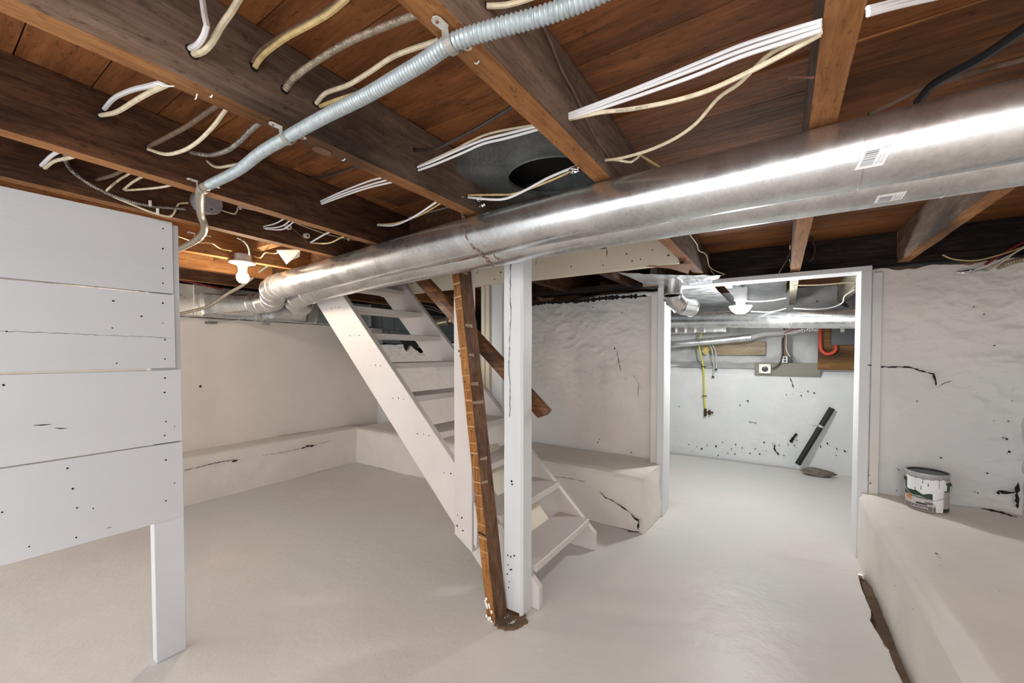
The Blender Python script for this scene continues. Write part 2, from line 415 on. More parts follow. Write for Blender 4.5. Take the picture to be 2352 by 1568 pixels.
# back wall: left part low, right part up to the joists
def wb(u, v):
    x = -4.3 + 3.55 * u
    top = 1.34 if x < -2.45 else 1.34 + .355 * sst(-2.45, -2.05, x)
    top += .015 * fbm(x * 5, 1, 1, 3) + (-.10 * sst(.35, .0, abs(x + 3.42) * 2) if x < -2.5 else 0)
    z = .30 + (top - .30) * v
    rough = sst(.4, 1.1, z) * .8 + .2
    k = sst(-.80, -1.05, x) * .7 + .3
    return Vector((x, 3.325 - rubble(x, z) * rough * k, z))
bm = NB(); grid(bm, wb, 340, 150)
wbk = struct('wall_back', bm, m_plaster, smooth=True)
bm = NB()   # core behind the face, its top is sooty rubble
def wt(u, v):
    x = -4.3 + 3.55 * u
    top = 1.34 if x < -2.45 else 1.34 + .355 * sst(-2.45, -2.05, x)
    return Vector((x, 3.33 + .30 * v, top - .01 + .03 * fbm(x * 8, v * 3, 4, 4) + .03 * v))
grid(bm, wt, 160, 14)
for (x0, x1, zt) in ((-4.3, -2.3, 1.30), (-2.1, -.78, 1.62)): box(bm, (x0, 3.40, 0), (x1, 3.62, zt))
tag(fin('wall_top_rubble', bm, m_soot, None, smooth=True), kind='structure')
bm = NB()
streak(bm, [(-1.1234,3.3,1.2615),(-1.1005,3.3,1.1354),(-1.0855,3.3,1.0818)], (0, -1, 0), .006, .012)
streak(bm, [(-0.9883,3.3,1.0667),(-0.9421,3.3,0.9978),(-0.9484,3.3,0.9095),(-0.9413,3.3,0.8852)], (0, -1, 0), .005, .012)
streak(bm, [(-2.02, 3.29, 1.69), (-1.75, 3.29, 1.702), (-1.5, 3.29, 1.69), (-1.2, 3.29, 1.702), (-.95, 3.29, 1.695)], (0, -1, 0), .045, .014)
chips(bm, [(-0.9979,3.3,0.4321),(-0.9836,3.3,0.4269),(-1.142,3.3,1.2796),(-1.0815,3.3,1.5762),(-1.2861,3.3,0.4792),(-1.2706,3.3,0.5073),(-1.1609,3.3,1.316),(-1.4672,3.3,1.4144),(-1.0455,3.3,1.592),(-1.3354,3.3,1.6344),(-1.0488,3.3,1.0291)], (0, -1, 0), .008, .012)
streak(bm, [(-1.9763,3.3,0.3657),(-1.7569,3.3,0.3612),(-1.5893,3.3,0.3557)], (0, -1, 0), .012, .012)
streak(bm, [(-1.2006,3.29,0.3808),(-1.0339,3.29,0.379),(-0.8927,3.29,0.3432),(-0.8347,3.29,0.3382)], (0, -1, 0), .016, .012)
fin('crack', bm, m_hole, wbk)
bm = NB()   # ragged hole in the stonework behind the stairs
hv = [(-3.7284,3.27,1.3889),(-3.4815,3.27,1.38),(-3.4116,3.27,1.3592),(-3.4403,3.27,1.2607),(-3.4964,3.27,1.2907),(-3.5388,3.27,1.3259),(-3.582,3.27,1.3162),(-3.6116,3.27,1.2509),(-3.6552,3.27,1.2914),(-3.6694,3.27,1.3423)]
f = bm.faces.new([bm.verts.new(p) for p in hv])
fin('wall_hole', bm, m_hole, wbk)

# right hand ledge under the back wall (with a squared end beside the doorway)
def pbl(u, v):
    x = -4.0 + 3.235 * u; u_ = u
    yf = 2.86 - .05 * sst(-2, -.8, x); zt = .39
    if v < .55: z = zt * v / .55; y = yf
    else: z = zt + .004; y = yf + (3.31 - yf) * (v - .55) / .45
    ed = sst(.05, 0, abs(v - .55)) * .014
    x = -4.0 + ((-.762 + .03 * max(0, (y - 2.80) / .5)) + 4.0) * u_
    return Vector((x, y + ed + .010 * fbm(x * 4, z * 6, y * 3, 4), z - ed + .004 * fbm(x * 5, y * 5, 2, 3)))
bm = NB(); vs = grid(bm, pbl, 150, 40)
def pend(u, v):
    y = 2.81 + .50 * u; z = .397 * v
    return Vector((-.762 + .03 * u + .008 * fbm(y * 6, z * 6, 1, 4) * (0 < u < 1), y + .004 * (1 - u) * fbm(z * 20, 1, 1, 2), z - .010 * (u < .02) * (v > .9)))
grid(bm, pend, 24, 18)
lb = struct('wall_ledge_back', bm, m_ledge, smooth=True)
bm = NB()
streak(bm, [(-1.0721,2.79,0.2422),(-1.0261,2.79,0.2068),(-0.9682,2.79,0.1933),(-0.9208,2.79,0.172),(-0.865,2.79,0.1439),(-0.8437,2.79,0.1363)], (0, -1, 0), .010, .008)
streak(bm, [(-1.4468,2.79,0.2901),(-1.3067,2.79,0.2972),(-1.1836,2.79,0.2956)], (0, -1, 0), .004, .008)
streak(bm, [(-0.8406,2.78,0.1372),(-0.8104,2.78,0.1076),(-0.7865,2.78,0.098),(-0.792,2.78,0.0365)], (0, -1, 0), .022, .010)
streak(bm, [(-0.8104,2.78,0.1076),(-0.7748,2.78,0.1097)], (0, -1, 0), .014, .012)
streak(bm, [(-0.8701,2.78,0.0084),(-0.7801,2.78,0.0243)], (0, -1, 0), .010, .010)
fin('crack', bm, m_hole, lb)

# wall right of the doorway and side wall at the frame edge
def wr(u, v):
    x = .455 + .64 * u; z = .36 + 1.37 * v + .015 * v * fbm(x * 9, 1, 2, 3)
    a = sst(.72, 1.0, x)
    bulge = .03 * sst(.85, 1.09, x)
    return Vector((x, 3.215 - .006 * fbm(x * 5, z * 5, 1, 3) - rubble(x + 3, z, .026, .017) * (.30 + .70 * a) - bulge, z))
bm = NB(); grid(bm, wr, 110, 220)
wrt = struct('wall_back_right', bm, m_plaster, smooth=True)
def wr2(u, v):
    y = 3.25 - 4.4 * u; z = .36 + 1.40 * v
    return Vector((1.075 - rubble(y + 1, z, .03, .012) * 1.0, y, z))
bm = NB(); grid(bm, wr2, 160, 60)
wrs = struct('wall_right', bm, m_plaster, smooth=True)
bm = NB()
streak(bm, [(0.4384,3.2,1.1723),(0.5336,3.2,1.1612),(0.6173,3.2,1.1654),(0.6628,3.2,1.1465),(0.695,3.2,1.135)], (0, -1, 0), .010, .010)
streak(bm, [(0.6928,3.19,1.1354),(0.7173,3.19,1.1287),(0.7248,3.19,1.0998),(0.7289,3.19,1.0634)], (0, -1, 0), .016, .014)
streak(bm, [(0.7303,3.18,1.052),(0.7554,3.18,1.0773),(0.7887,3.18,1.0955)], (0, -1, 0), .005, .016)
chips(bm, [(0.5786,3.185,0.5762),(0.5843,3.185,0.5695),(0.4549,3.185,0.5174),(0.4615,3.185,0.4714),(0.577,3.185,0.4486),(0.747,3.185,0.6687),(0.7556,3.185,0.665),(0.9016,3.185,1.4493),(0.8644,3.185,1.4907),(0.9406,3.185,1.2848),(0.9468,3.185,0.8892),(0.9946,3.185,0.7954),(1.0034,3.185,0.7348),(0.9991,3.185,0.7227),(1.0247,3.185,0.7944),(1.0087,3.185,0.9971),(0.9972,3.185,0.8916),(0.9288,3.185,0.6081),(0.6539,3.185,0.9737),(0.8848,3.185,0.4993),(0.8961,3.185,0.4967),(0.7382,3.185,1.1489)], (0, -1, 0), .007, .014)
chips(bm, [(0.9868,3.16,0.8012),(0.997,3.16,0.7367),(0.9746,3.16,0.8066),(0.962,3.16,0.5165)], (0, -1, 0), .016, .012)
streak(bm, [(1.0185,3.13,0.5919),(1.0152,3.13,0.5354),(1.0197,3.13,0.4579)], (0, -1, 0), .020, .016)
streak(bm, [(0.9557,3.14,0.5325),(0.986,3.14,0.5269),(1.0184,3.14,0.5376)], (0, -1, 0), .024, .014)
streak(bm, [(0.8931,3.13,0.4311),(0.9699,3.13,0.4246),(1.0296,3.13,0.404)], (0, -1, 0), .014, .012)
fin('crack', bm, m_hole, wrt)
def wlr(u, v):     # right ledge: front face then top
    y = 3.27 - 4.45 * u; zt = .41
    if v < .5: z = -.05 + (zt + .05) * v / .5; x = .412 + .012 * sst(2.4, 1.2, y) + .030 * (1 - v / .5) * sst(3.02, 2.9, y)
    else: z = zt; x = .412 + .012 * sst(2.4, 1.2, y) + .70 * (v - .5) / .5
    ed = sst(.05, 0, abs(v - .5)) * (.012 + .02 * sst(2.2, 1.6, y))
    return Vector((x + ed + .006 * fbm(y * 3.5, z * 4, 1, 4), y, z - ed * .8 + .005 * fbm(x * 4, y * 3, 8, 3)))
bm = NB(); grid(bm, wlr, 220, 60)
lr = struct('wall_ledge_right', bm, m_ledge, smooth=True)
bm = NB()
chips(bm, [(0.411,2.4791,0.2619),(0.411,2.5258,0.2493),(0.411,2.1911,0.6261),(0.411,2.6365,0.421),(0.411,1.9105,0.3835),(0.411,1.9499,0.3472),(0.411,2.2174,0.3003)], (-1, 0, 0), .006, .006)
fin('patch', bm, m_hole, lr)
bm = NB()
chips(bm, [(0.5538,2.3515,0.412),(0.5541,2.3474,0.412)], (0, 0, 1), .010, .006)
chips(bm, [(0.4959,2.6109,0.412),(0.5394,2.2357,0.412),(0.7719,2.7867,0.412),(0.6545,2.1072,0.412)], (0, 0, 1), .004, .004)
fin('patch', bm, m_cbr, lr)

# door frame (trim)
def trim(name, a, b, mat=None): 
    bm = NB(); box(bm, a, b); return struct(name, bm, mat or m_whitez, bevel=.003)
dr = bpy.data.objects.new('door_1', None); COL.objects.link(dr); dr.location = (-.16, 3.3, 0); dr['kind'] = 'structure'
for nm, a, b in (('door_jamb', (-.775, 3.185, 0), (-.725, 3.40, 1.735)), ('door_jamb', (.405, 3.20, 0), (.455, 3.41, 1.735)), ('door_header', (-.775, 3.20, 1.735), (.455, 3.36, 1.765))):
    bm = NB(); box(bm, a, b); fin(nm, bm, m_whitez, dr, bevel=.003)
trim('trim_1', (-.83, 3.215, .38), (-.778, 3.30, 1.70), m_plaster)
trim('trim_2', (.458, 3.185, .40), (.50, 3.30, 1.72), m_plaster)
trim('trim_3', (-1.9, 3.22, 1.767), (1.2, 3.44, 1.80), m_rim)

# back room shell
bm = NB()
def wf(u, v):
    x = -1.95 + 3.6 * u; z = -.02 + 1.09 * v
    z += .05 * v * sst(-.6, -1.2, x) * .5
    return Vector((x, 5.30 - .006 * ridged(x * 5, z * 5, 2, 4) - .004 * fbm(x * 2, z * 2, 1, 2) + .05 * sst(.92, 1, v), z))
grid(bm, wf, 150, 50)
wfar = struct('wall_far', bm, m_plaster2, smooth=True)
bm = NB()
def wf2(u, v):
    x = -1.95 + 3.6 * u
    if v < .3: y = 5.33 + .17 * v / .3; z = 1.065 + .07 * v / .3
    else: y = 5.50 + .0 * v; z = 1.13 + .84 * (v - .3) / .7
    return Vector((x, y - .055 * ridged(x * 3, z * 4, 5, 4), z + .02 * fbm(x * 4, y * 4, 2, 3) * (v > .02)))
grid(bm, wf2, 150, 50)
wfu = struct('wall_far_upper', bm, m_stonew, smooth=True)
bm = NB(); box(bm, (-2.0, 3.45, 0), (-1.95, 5.6, 1.25)); struct('unseen_wall_far_left', bm, m_plaster2)  # invented unseen wall, kept low so back room light reaches the crawl space
bm = NB(); box(bm, (1.35, 3.45, 0), (1.40, 5.6, 1.95)); struct('wall_far_right', bm, m_plaster2)
bm = NB(); box(bm, (.46, 3.24, 0), (1.4, 3.44, 1.70)); struct('wall_back_core', bm, m_plaster2)
bm = NB()
chips(bm, [(-0.9049,5.285,0.1302),(-0.865,5.285,0.0557),(-0.817,5.285,0.1148),(-0.7593,5.285,0.0961),(-0.6983,5.285,0.1456),(-0.6053,5.285,0.1471),(-0.5375,5.285,0.2016),(-0.5061,5.285,0.2207),(-0.4471,5.285,0.137),(-0.4821,5.285,0.0817),(-0.4037,5.285,0.1929),(-0.338,5.285,0.1613),(-0.2604,5.285,0.1121),(-0.2104,5.285,0.1681),(-0.1681,5.285,0.115),(-0.1069,5.285,0.1574),(-0.0472,5.285,0.2472),(0.0055,5.285,0.1964),(0.0129,5.285,0.2355),(0.0538,5.285,0.1314),(0.0912,5.285,0.2549),(0.1491,5.285,0.2527),(0.1674,5.285,0.3112),(0.2801,5.285,0.3154),(0.3724,5.285,0.2673),(0.4257,5.285,0.3058),(0.5041,5.285,0.2618),(0.5668,5.285,0.2478),(0.4982,5.285,0.1937),(-0.3655,5.285,0.6462),(-0.2801,5.285,0.677),(-1.0188,5.285,0.5832),(-0.5812,5.285,0.0425),(-0.4112,5.285,0.0814),(-0.1286,5.285,0.2516),(-0.2889,5.285,0.701),(0.0683,5.285,0.7905),(0.1223,5.285,0.7983),(0.1905,5.285,0.8253),(0.254,5.285,0.838),(0.3096,5.285,0.8227),(0.1986,5.285,0.7887)], (0, -1, 0), .013, .010)
streak(bm, [(0.1102,5.285,0.2808),(0.1365,5.285,0.331),(0.1664,5.285,0.3812)], (0, -1, 0), .05, .010)
streak(bm, [(0.0928,5.285,0.9795),(0.1127,5.285,0.9381),(0.129,5.285,0.8687)], (0, -1, 0), .012, .010)
streak(bm, [(-0.2774,5.285,0.4654),(-0.2016,5.285,0.4579)], (0, -1, 0), .012, .010)
streak(bm, [(-0.0272,5.285,0.2496),(-0.0344,5.285,0.1911),(0.0144,5.285,0.1259)], (0, -1, 0), .018, .010)
fin('paint_chips', bm, m_hole, wfar)['kind'] = 'stuff'

# crawl space: painted concrete blocks on the far left
bw = bpy.data.objects.new('wall_left_blocks', None); COL.objects.link(bw); bw.location = (-4.4, 2.4, 1.54); bw['kind'] = 'structure'
bm = NB(); box(bm, (-4.50, 2.2, 1.545), (-4.372, 5.6, 1.80)); box(bm, (-4.5, 3.62, 0), (-4.372, 5.6, 1.545)); fin('mortar', bm, m_mortar, bw)
bm = NB(); box(bm, (-4.37, 2.2, 1.546), (-4.350, 2.412, 1.725)); b0 = fin('block', bm, m_block, bw, bevel=.003)
for k in range(1, 15):
    b = b0.copy(); COL.objects.link(b); b.location = (0, .22 * k, 0)
for k in range(6, 15):
    b = b0.copy(); COL.objects.link(b); b.location = (0, .22 * k - .1, -.185)
bm = NB(); box(bm, (-4.40, 3.4, 1.05), (-4.30, 5.6, 1.355)); fin('pale_band', bm, m_plaster2, bw)
bm = NB(); box(bm, (-4.4, 5.55, 0), (-1.95, 5.65, 2.0)); struct('wall_crawl_back', bm, m_soot)

bm = NB(); box(bm, (-4.62, -1.3, -.1), (-4.52, 5.75, 2.03)); box(bm, (-4.52, 5.66, -.1), (1.5, 5.75, 2.03)); struct('light_seal_outer', bm, m_soot)  # unseen shell added at left and back to stop world light leaking in
bm = NB(); box(bm, (1.12, -1.2, -.1), (1.7, 3.44, 2.03)); box(bm, (1.41, 3.44, -.1), (1.7, 5.7, 2.03)); struct('light_seal_right', bm, m_soot)  # unseen boxes added on the right to block outside world light

# ---------------------------------------------------------------- ceiling of floor boards
ce = bpy.data.objects.new('ceiling', None); COL.objects.link(ce); ce.location = (-1, 2, 1.955); ce['kind'] = 'structure'
bm = NB()
for a, b in (((-5, -1.3, 1.99), (2.2, 1.5, 2.03)), ((-5, 2.5, 1.99), (2.2, 6.0, 2.03)), ((-5, 1.5, 1.99), (-3.04, 2.5, 2.03)), ((-.42, 1.5, 1.99), (2.2, 2.5, 2.03))): box(bm, a, b)
fin('subfloor_backing', bm, m_hole, ce)
seams = [-1.2, -1.06, -.92, -.78, -.645, -.51, -.375, -.235, -.10, .035, .17, .305, .445, .58, .72, .86, .945, 1.07, 1.215, 1.36, 1.49, 1.635, 1.78, 1.93, 2.07, 2.21, 2.35, 2.49, 2.64, 2.78, 2.93, 3.07, 3.21, 3.40, 3.55, 3.70, 3.85, 4.0, 4.15, 4.3, 4.45, 4.6, 4.75, 4.9, 5.05, 5.2, 5.35, 5.6]
def board(x0, x1, y0, y1):
    bm = NB(); dz = random.uniform(-.0025, .0025); n = max(2, int((x1 - x0) / .25))
    a = []; 
    for i in range(n + 1):
        x = x0 + (x1 - x0) * i / n; w0 = .0015 + .0012 * noise.noise(Vector((x * 3, y0 * 9, 0))); w1 = .0015 + .0012 * noise.noise(Vector((x * 3, y1 * 9, 5)))
        a.append([bm.verts.new(p) for p in ((x, y0 + w0, 1.955 + dz), (x, y1 - w1, 1.955 + dz), (x, y1 - w1, 1.975), (x, y0 + w0, 1.975))])
    for p, q in zip(a, a[1:]):
        for k in range(4): bm.faces.new((p[k], p[(k + 1) % 4], q[(k + 1) % 4], q[k]))
    bm.faces.new(a[0]); bm.faces.new(a[-1][::-1])
    fin('floor_board', bm, m_board, ce)
for y0, y1 in zip(seams, seams[1:]):
    cuts = sorted([-5.0, 2.2] + random.sample([-3.6, -3.07, -2.03, -1.55, .59, 1.1], 2))
    for x0, x1 in zip(cuts, cuts[1:]):
        if y1 > 1.5 and y0 < 2.5:
            if x0 < -3.04: board(x0, min(x1, -3.04), y0, y1)
            if x1 > -.45: board(max(x0, -.45), x1, y0, y1)
        else: board(x0, x1, y0, y1)
# stairwell walls above the opening, unseen box added to keep world light out
bm = NB()
box(bm, (-3.04, 1.46, 1.955), (-.42, 1.50, 2.75)); box(bm, (-3.04, 2.50, 1.955), (-.42, 2.54, 2.75))
box(bm, (-.45, 1.5, 1.975), (-.41, 2.5, 2.75)); box(bm, (-3.06, 1.5, 2.55), (-3.02, 2.5, 2.75)); box(bm, (-3.7, 1.46, 2.75), (-.41, 2.54, 2.80))
box(bm, (-3.75, 1.46, 1.99), (-3.70, 2.54, 2.80)); box(bm, (-3.7, 1.42, 2.03), (-3.0, 1.46, 2.8)); box(bm, (-3.7, 2.54, 2.03), (-3.0, 2.58, 2.8))
struct('stairwell_seal_walls', bm, m_smooth)

# joists: (xL at y0, xL at y1, y0, y1, label)
def joist(x0, x1, y0, y1, label, zb=1.77, w=.052, side=None, bot=None, name='ceiling_joist', zt=1.952):
    bm = NB(); n = max(2, int((y1 - y0) / .06)); a = []
    for i in range(n + 1):
        t = i / n; y = y0 + (y1 - y0) * t; x = x0 + (x1 - x0) * t
        j = lambda s: .0016 * noise.noise(Vector((x * 7 + s, y * 5, s)))
        a.append([bm.verts.new(p) for p in ((x + j(1), y, zb + j(2)), (x + w + j(3), y, zb + j(4)), (x + w, y, zt), (x, y, zt))])
    for p, q in zip(a, a[1:]):
        for k in range(4): bm.faces.new((p[k], p[(k + 1) % 4], q[(k + 1) % 4], q[k])).material_index = 1 if k == 0 else 0
    bm.faces.new(a[0]); bm.faces.new(a[-1][::-1])
    return one(name, bm, [side or m_side, bot or m_bot], label, 'joist', 'wooden ceiling joists')
J1 = joist(-1.002, -1.002, -1.25, 1.50, 'long brown joist with orange underside and a knot beside the conduit strap')
J2 = joist(-.482, -.478, -1.25, 3.22, 'brown joist under which the grey conduit is clamped nearest the camera')
J3 = joist(.047, .052, -1.25, 3.22, 'upright-looking joist near the top right with a nail sticking out of its left side')
J4 = joist(.566, .566, -1.25, 3.22, 'joist at the right running diagonally down behind the ducts toward the paint can wall')
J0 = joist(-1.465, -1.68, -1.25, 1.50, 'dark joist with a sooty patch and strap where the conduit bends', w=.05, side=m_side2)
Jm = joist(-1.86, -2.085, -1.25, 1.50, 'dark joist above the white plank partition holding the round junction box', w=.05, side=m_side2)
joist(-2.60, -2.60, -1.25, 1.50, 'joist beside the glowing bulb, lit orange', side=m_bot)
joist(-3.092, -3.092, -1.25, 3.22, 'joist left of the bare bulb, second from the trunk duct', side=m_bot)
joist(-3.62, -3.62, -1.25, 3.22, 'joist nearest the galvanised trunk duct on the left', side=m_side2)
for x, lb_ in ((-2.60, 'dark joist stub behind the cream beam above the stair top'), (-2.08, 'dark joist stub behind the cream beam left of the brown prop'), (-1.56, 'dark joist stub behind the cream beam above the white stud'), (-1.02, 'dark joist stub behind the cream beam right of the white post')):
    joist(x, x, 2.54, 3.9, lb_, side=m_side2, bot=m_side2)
J5 = joist(1.09, 1.09, -1.25, 3.22, 'joist along the side wall at the right frame edge')
def xbeam(name, x0, x1, y0, y1, zb, zt, mat, label, cat='beam'):
    bm = NB(); box(bm, (x0, y0, zb), (x1, y1, zt)); return one(name, bm, mat, label, cat, bevel=.002)
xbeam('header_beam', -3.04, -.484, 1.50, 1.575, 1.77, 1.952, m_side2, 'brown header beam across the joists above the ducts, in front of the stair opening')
xbeam('rim_beam', -.43, .045, 3.23, 3.27, 1.802, 1.954, m_rim, 'blackened rim beam over the doorway, between the left joists')
xbeam('rim_beam', .105, .565, 3.23, 3.27, 1.802, 1.954, m_rim, 'blackened rim beam over the doorway, right of the short orange joist end')
xbeam('rim_beam', .62, 1.09, 3.23, 3.27, 1.802, 1.954, m_rim, 'blackened rim beam above the rough wall with the paint can')
cbm = bpy.data.objects.new('cream_beam', None); COL.objects.link(cbm); cbm.location = (-1.7, 2.47, 1.75)
tag(cbm, 'wide cream painted beam with three cut squares behind the ducts', 'beam')
bm = NB(); box(bm, (-3.04, 2.45, 1.752), (-.484, 2.50, 1.955)); fin('beam_board', bm, m_cream, cbm, bevel=.002)
bm = NB()
for c in [[(-0.9525,2.449,1.9008),(-0.9042,2.449,1.8941),(-0.9039,2.449,1.8403)],[(-1.4506,2.449,1.904),(-1.4088,2.449,1.8987),(-1.4121,2.449,1.8453)],[(-1.9475,2.449,1.9041),(-1.9181,2.449,1.9007),(-1.9182,2.449,1.8514),(-1.9434,2.449,1.8541)]]: streak(bm, c, (0, -1, 0), .007, .0012)
fin('square_cut', bm, m_hole, cbm)
bm = NB()
dots(bm, [(-0.7809,2.449,1.8429),(-0.6971,2.449,1.8011),(-0.929,2.449,1.7921),(-0.539,2.449,1.8037),(-1.1461,2.449,1.8089),(-1.7089,2.449,1.8323),(-1.7638,2.449,1.787),(-2.6404,2.449,1.8394),(-1.8236,2.449,1.8963),(-0.6293,2.449,1.8457),(-2.3309,2.449,1.899),(-0.7463,2.449,1.7968)], (0, -1, 0), .0045, .001, 6)
fin('nail_hole', bm, m_hole, cbm)['kind'] = 'stuff'
# small things on joists
bm = NB(); p = (0.047,0.9614,1.7658); q = (0.0127,0.985,1.7931)
tube(bm, [p, q], .0022, 6); rev(bm, [(.0055, 0), (.0055, .0015)], q, Vector(q) - Vector(p), 8); fin('nail', bm, m_nail, J3)
bm = NB(); c = Vector((-0.9948,0.6198,1.769))
rev(bm, [(0, -.001), (.012, -.0012), (.0165, -.0012), (.0165, .0005)], c, (0, 0, 1), 16)
for v in bm.verts: v.co = c + Vector(((v.co.x - c.x) * 1.1, (v.co.y - c.y) * 1.5, v.co.z - c.z))
fin('knot', bm, m_brown, J1)
def stap(joist_, pts):
    for a, b in pts:
        bm = NB(); tube(bm, [a, (Vector(a) + Vector(b)) / 2 - Vector((0, 0, .003)), b], .0013, 5); fin('staple', bm, m_porc, joist_)
stap(J1, [[(-1.0083,0.2858,1.766),(-0.9896,0.3103,1.766)], [(-1.0047,0.3493,1.766),(-0.9809,0.3448,1.766)], [(-0.9695,0.3623,1.766),(-0.9586,0.3628,1.766)], [(-0.9938,0.6754,1.767),(-0.9771,0.6746,1.767)]])
stap(J2, [[(-0.4641,0.5836,1.768),(-0.4535,0.584,1.768)]])

# ---------------------------------------------------------------- white plank partition (left foreground)
pt = thing('plank_partition', 'white painted plank partition on a post in the left foreground', 'partition', (-2.09, .60, 0))
for (z0, z1, y1, cr) in ((1.484, 1.772, .627, 0), (1.186, 1.480, .629, 1), (.886, 1.178, .646, 0), (.572, .882, .646, 0)):
    bm = NB(); n = 30; a = []
    for i in range(n + 1):
        y = -.95 + (y1 + .95) * i / n
        e0 = .002 * noise.noise(Vector((y * 5, z0 * 9, 0))); e1 = .002 * noise.noise(Vector((y * 5, z1 * 9, 4)))
        a.append([bm.verts.new(p) for p in ((-2.07, y, z0 + e0), (-2.05, y, z0 + e0 + .001), (-2.05, y, z1 + e1 - .001), (-2.07, y, z1 + e1))])
    for p, q in zip(a, a[1:]):
        for k in range(4): bm.faces.new((p[k], p[(k + 1) % 4], q[(k + 1) % 4], q[k]))
    bm.faces.new(a[0]); bm.faces.new(a[-1][::-1])
    pl = fin('plank', bm, m_white, pt)
    if cr:
        bm = NB(); streak(bm, [(-2.05, -.5, 1.322), (-2.05, .1, 1.318), (-2.05, .40, 1.312), (-2.05, .62, 1.306)], (1, 0, 0), .0016, .0005); fin('split', bm, m_hole, pl)
bm = NB(); box(bm, (-2.112, .555, 0.0), (-2.071, .654, 1.768)); fin('post', bm, m_white, pt, bevel=.002)
bm = NB(); box(bm, (-2.112, -.95, 1.15), (-2.071, -.90, 1.768)); fin('post', bm, m_white, pt)
bm = NB()
dots(bm, [(-2.05,0.5973,1.7388),(-2.05,0.596,1.6596),(-2.05,0.5947,1.5821),(-2.05,0.5938,1.5234),(-2.05,0.5924,1.444),(-2.05,0.5911,1.3645),(-2.05,0.5969,1.2989),(-2.05,0.5956,1.2225),(-2.05,0.5944,1.146),(-2.05,0.5921,1.0886),(-2.05,0.5943,0.9713),(-2.05,0.5892,0.9161),(-2.05,0.5917,0.8175),(-2.05,0.589,0.6528),(-2.05,0.6219,0.9478),(-2.05,0.6182,0.717),(-2.05,0.4482,1.4376),(-2.05,0.4441,1.3383),(-2.05,0.5268,1.3874),(-2.05,0.4536,1.2084),(-2.05,0.3225,0.8487),(-2.05,0.3336,0.7743),(-2.05,0.3428,0.704),(-2.05,0.3826,0.6896),(-2.05,0.3388,0.6007),(-2.05,0.2321,0.6114),(-2.05,0.1895,1.1456),(-2.05,0.1791,0.743),(-2.05,0.1988,1.3151)], (1, 0, 0), .0028, .0008, 6)
fin('nail_hole', bm, m_hole, pt)['kind'] = 'stuff'
bm = NB()
streak(bm, [(-2.05,0.248,1.0081),(-2.05,0.2688,1.0064),(-2.05,0.2882,1.0064)], (1, 0, 0), .005)
streak(bm, [(-2.05,0.2939,0.9922),(-2.05,0.324,0.9875)], (1, 0, 0), .004)
streak(bm, [(-2.05,0.415,0.6052),(-2.05,0.4289,0.6049)], (1, 0, 0), .008)
streak(bm, [(-2.05,0.4436,1.4387),(-2.05,0.4553,1.4383)], (1, 0, 0), .008)
fin('paint_chip', bm, m_hole, pt)

# ---------------------------------------------------------------- staircase
st = thing('open_staircase', 'steep open wooden staircase painted pinkish white with open treads', 'staircase', (-1.9, 2.05, 0))
sp = [(-.955, 0), (-.955, .106), (-1.20, .345), (-3.02, 2.165), (-3.02, 1.815), (-1.21, 0.005), (-1.21, 0)]
def stringer(y0, y1):
    bm = NB(); hexa(bm, [(x, y0, z) for x, z in sp], [(x, y1, z) for x, z in sp]); return fin('stringer', bm, m_stair, st, bevel=.003)
s1 = stringer(1.69, 1.728); s2 = stringer(2.40, 2.438)
for k in range(10):
    z = .195 + .197 * k; x = -.990 - .2115 * k
    bm = NB(); n = 8; a = []
    for i in range(n + 1):
        y = 1.729 + (2.399 - 1.729) * i / n; w = .003 * noise.noise(Vector((y * 4, k, 2)))
        a.append([bm.verts.new(p) for p in ((x - .215, y, z - .036), (x + w, y, z - .036), (x + w, y, z - .004), (x - .006 + w, y, z), (x - .215, y, z))])
    for p, q in zip(a, a[1:]):
        for m in range(5): bm.faces.new((p[m], p[(m + 1) % 5], q[(m + 1) % 5], q[m]))
    bm.faces.new(a[0]); bm.faces.new(a[-1][::-1])
    fin('tread', bm, m_stair, st)
bm = NB()
for k in range(1, 9):
    z = .177 + .197 * k; x = -.990 - .2115 * k
    dots(bm, [(x - .06, 1.69, z), (x - .105, 1.69, z + .004), (x - .155, 1.69, z)], (0, -1, 0), .004, .001, 6)
fin('nail_hole', bm, m_hole, s1)['kind'] = 'stuff'
bm = NB()
for p0, p1 in ((((-1.463, 1.705)), ((-1.346, 1.705))),):
    lo = [(-1.463, 1.655, .262), (-1.340, 1.655, .190), (-1.340, 1.689, .190), (-1.463, 1.689, .262)]
    hexa(bm, lo, [(x, y, 1.765) for x, y, z in lo])
hs = fin('hanger_board', bm, m_stair, st, bevel=.003)
bm = NB(); dots(bm, [(-1.4386,1.654,0.3701),(-1.408,1.654,0.3651),(-1.4419,1.654,0.3124),(-1.4022,1.654,0.2959),(-1.4111,1.654,0.3597),(-1.4257,1.654,1.255),(-1.4167,1.654,1.2296)], (0, -1, 0), .004, .001, 6); fin('nail_hole', bm, m_hole, hs)
bm = NB(); hexa(bm, [(-1.335, 1.66, .24), (-1.315, 1.66, .215), (-1.315, 1.688, .215), (-1.335, 1.688, .24)], [(-1.335, 1.66, .46), (-1.305, 1.66, .42), (-1.305, 1.688, .42), (-1.335, 1.688, .46)]); fin('cleat', bm, m_stair, st, bevel=.002)
# pale diagonal brace under the bottom treads
bm = NB(); obar(bm, (-1.16, 2.12, .12), (-1.62, 2.12, .62), (0, 1, 0), .30, .02); fin('underside_board', bm, m_cream, st)

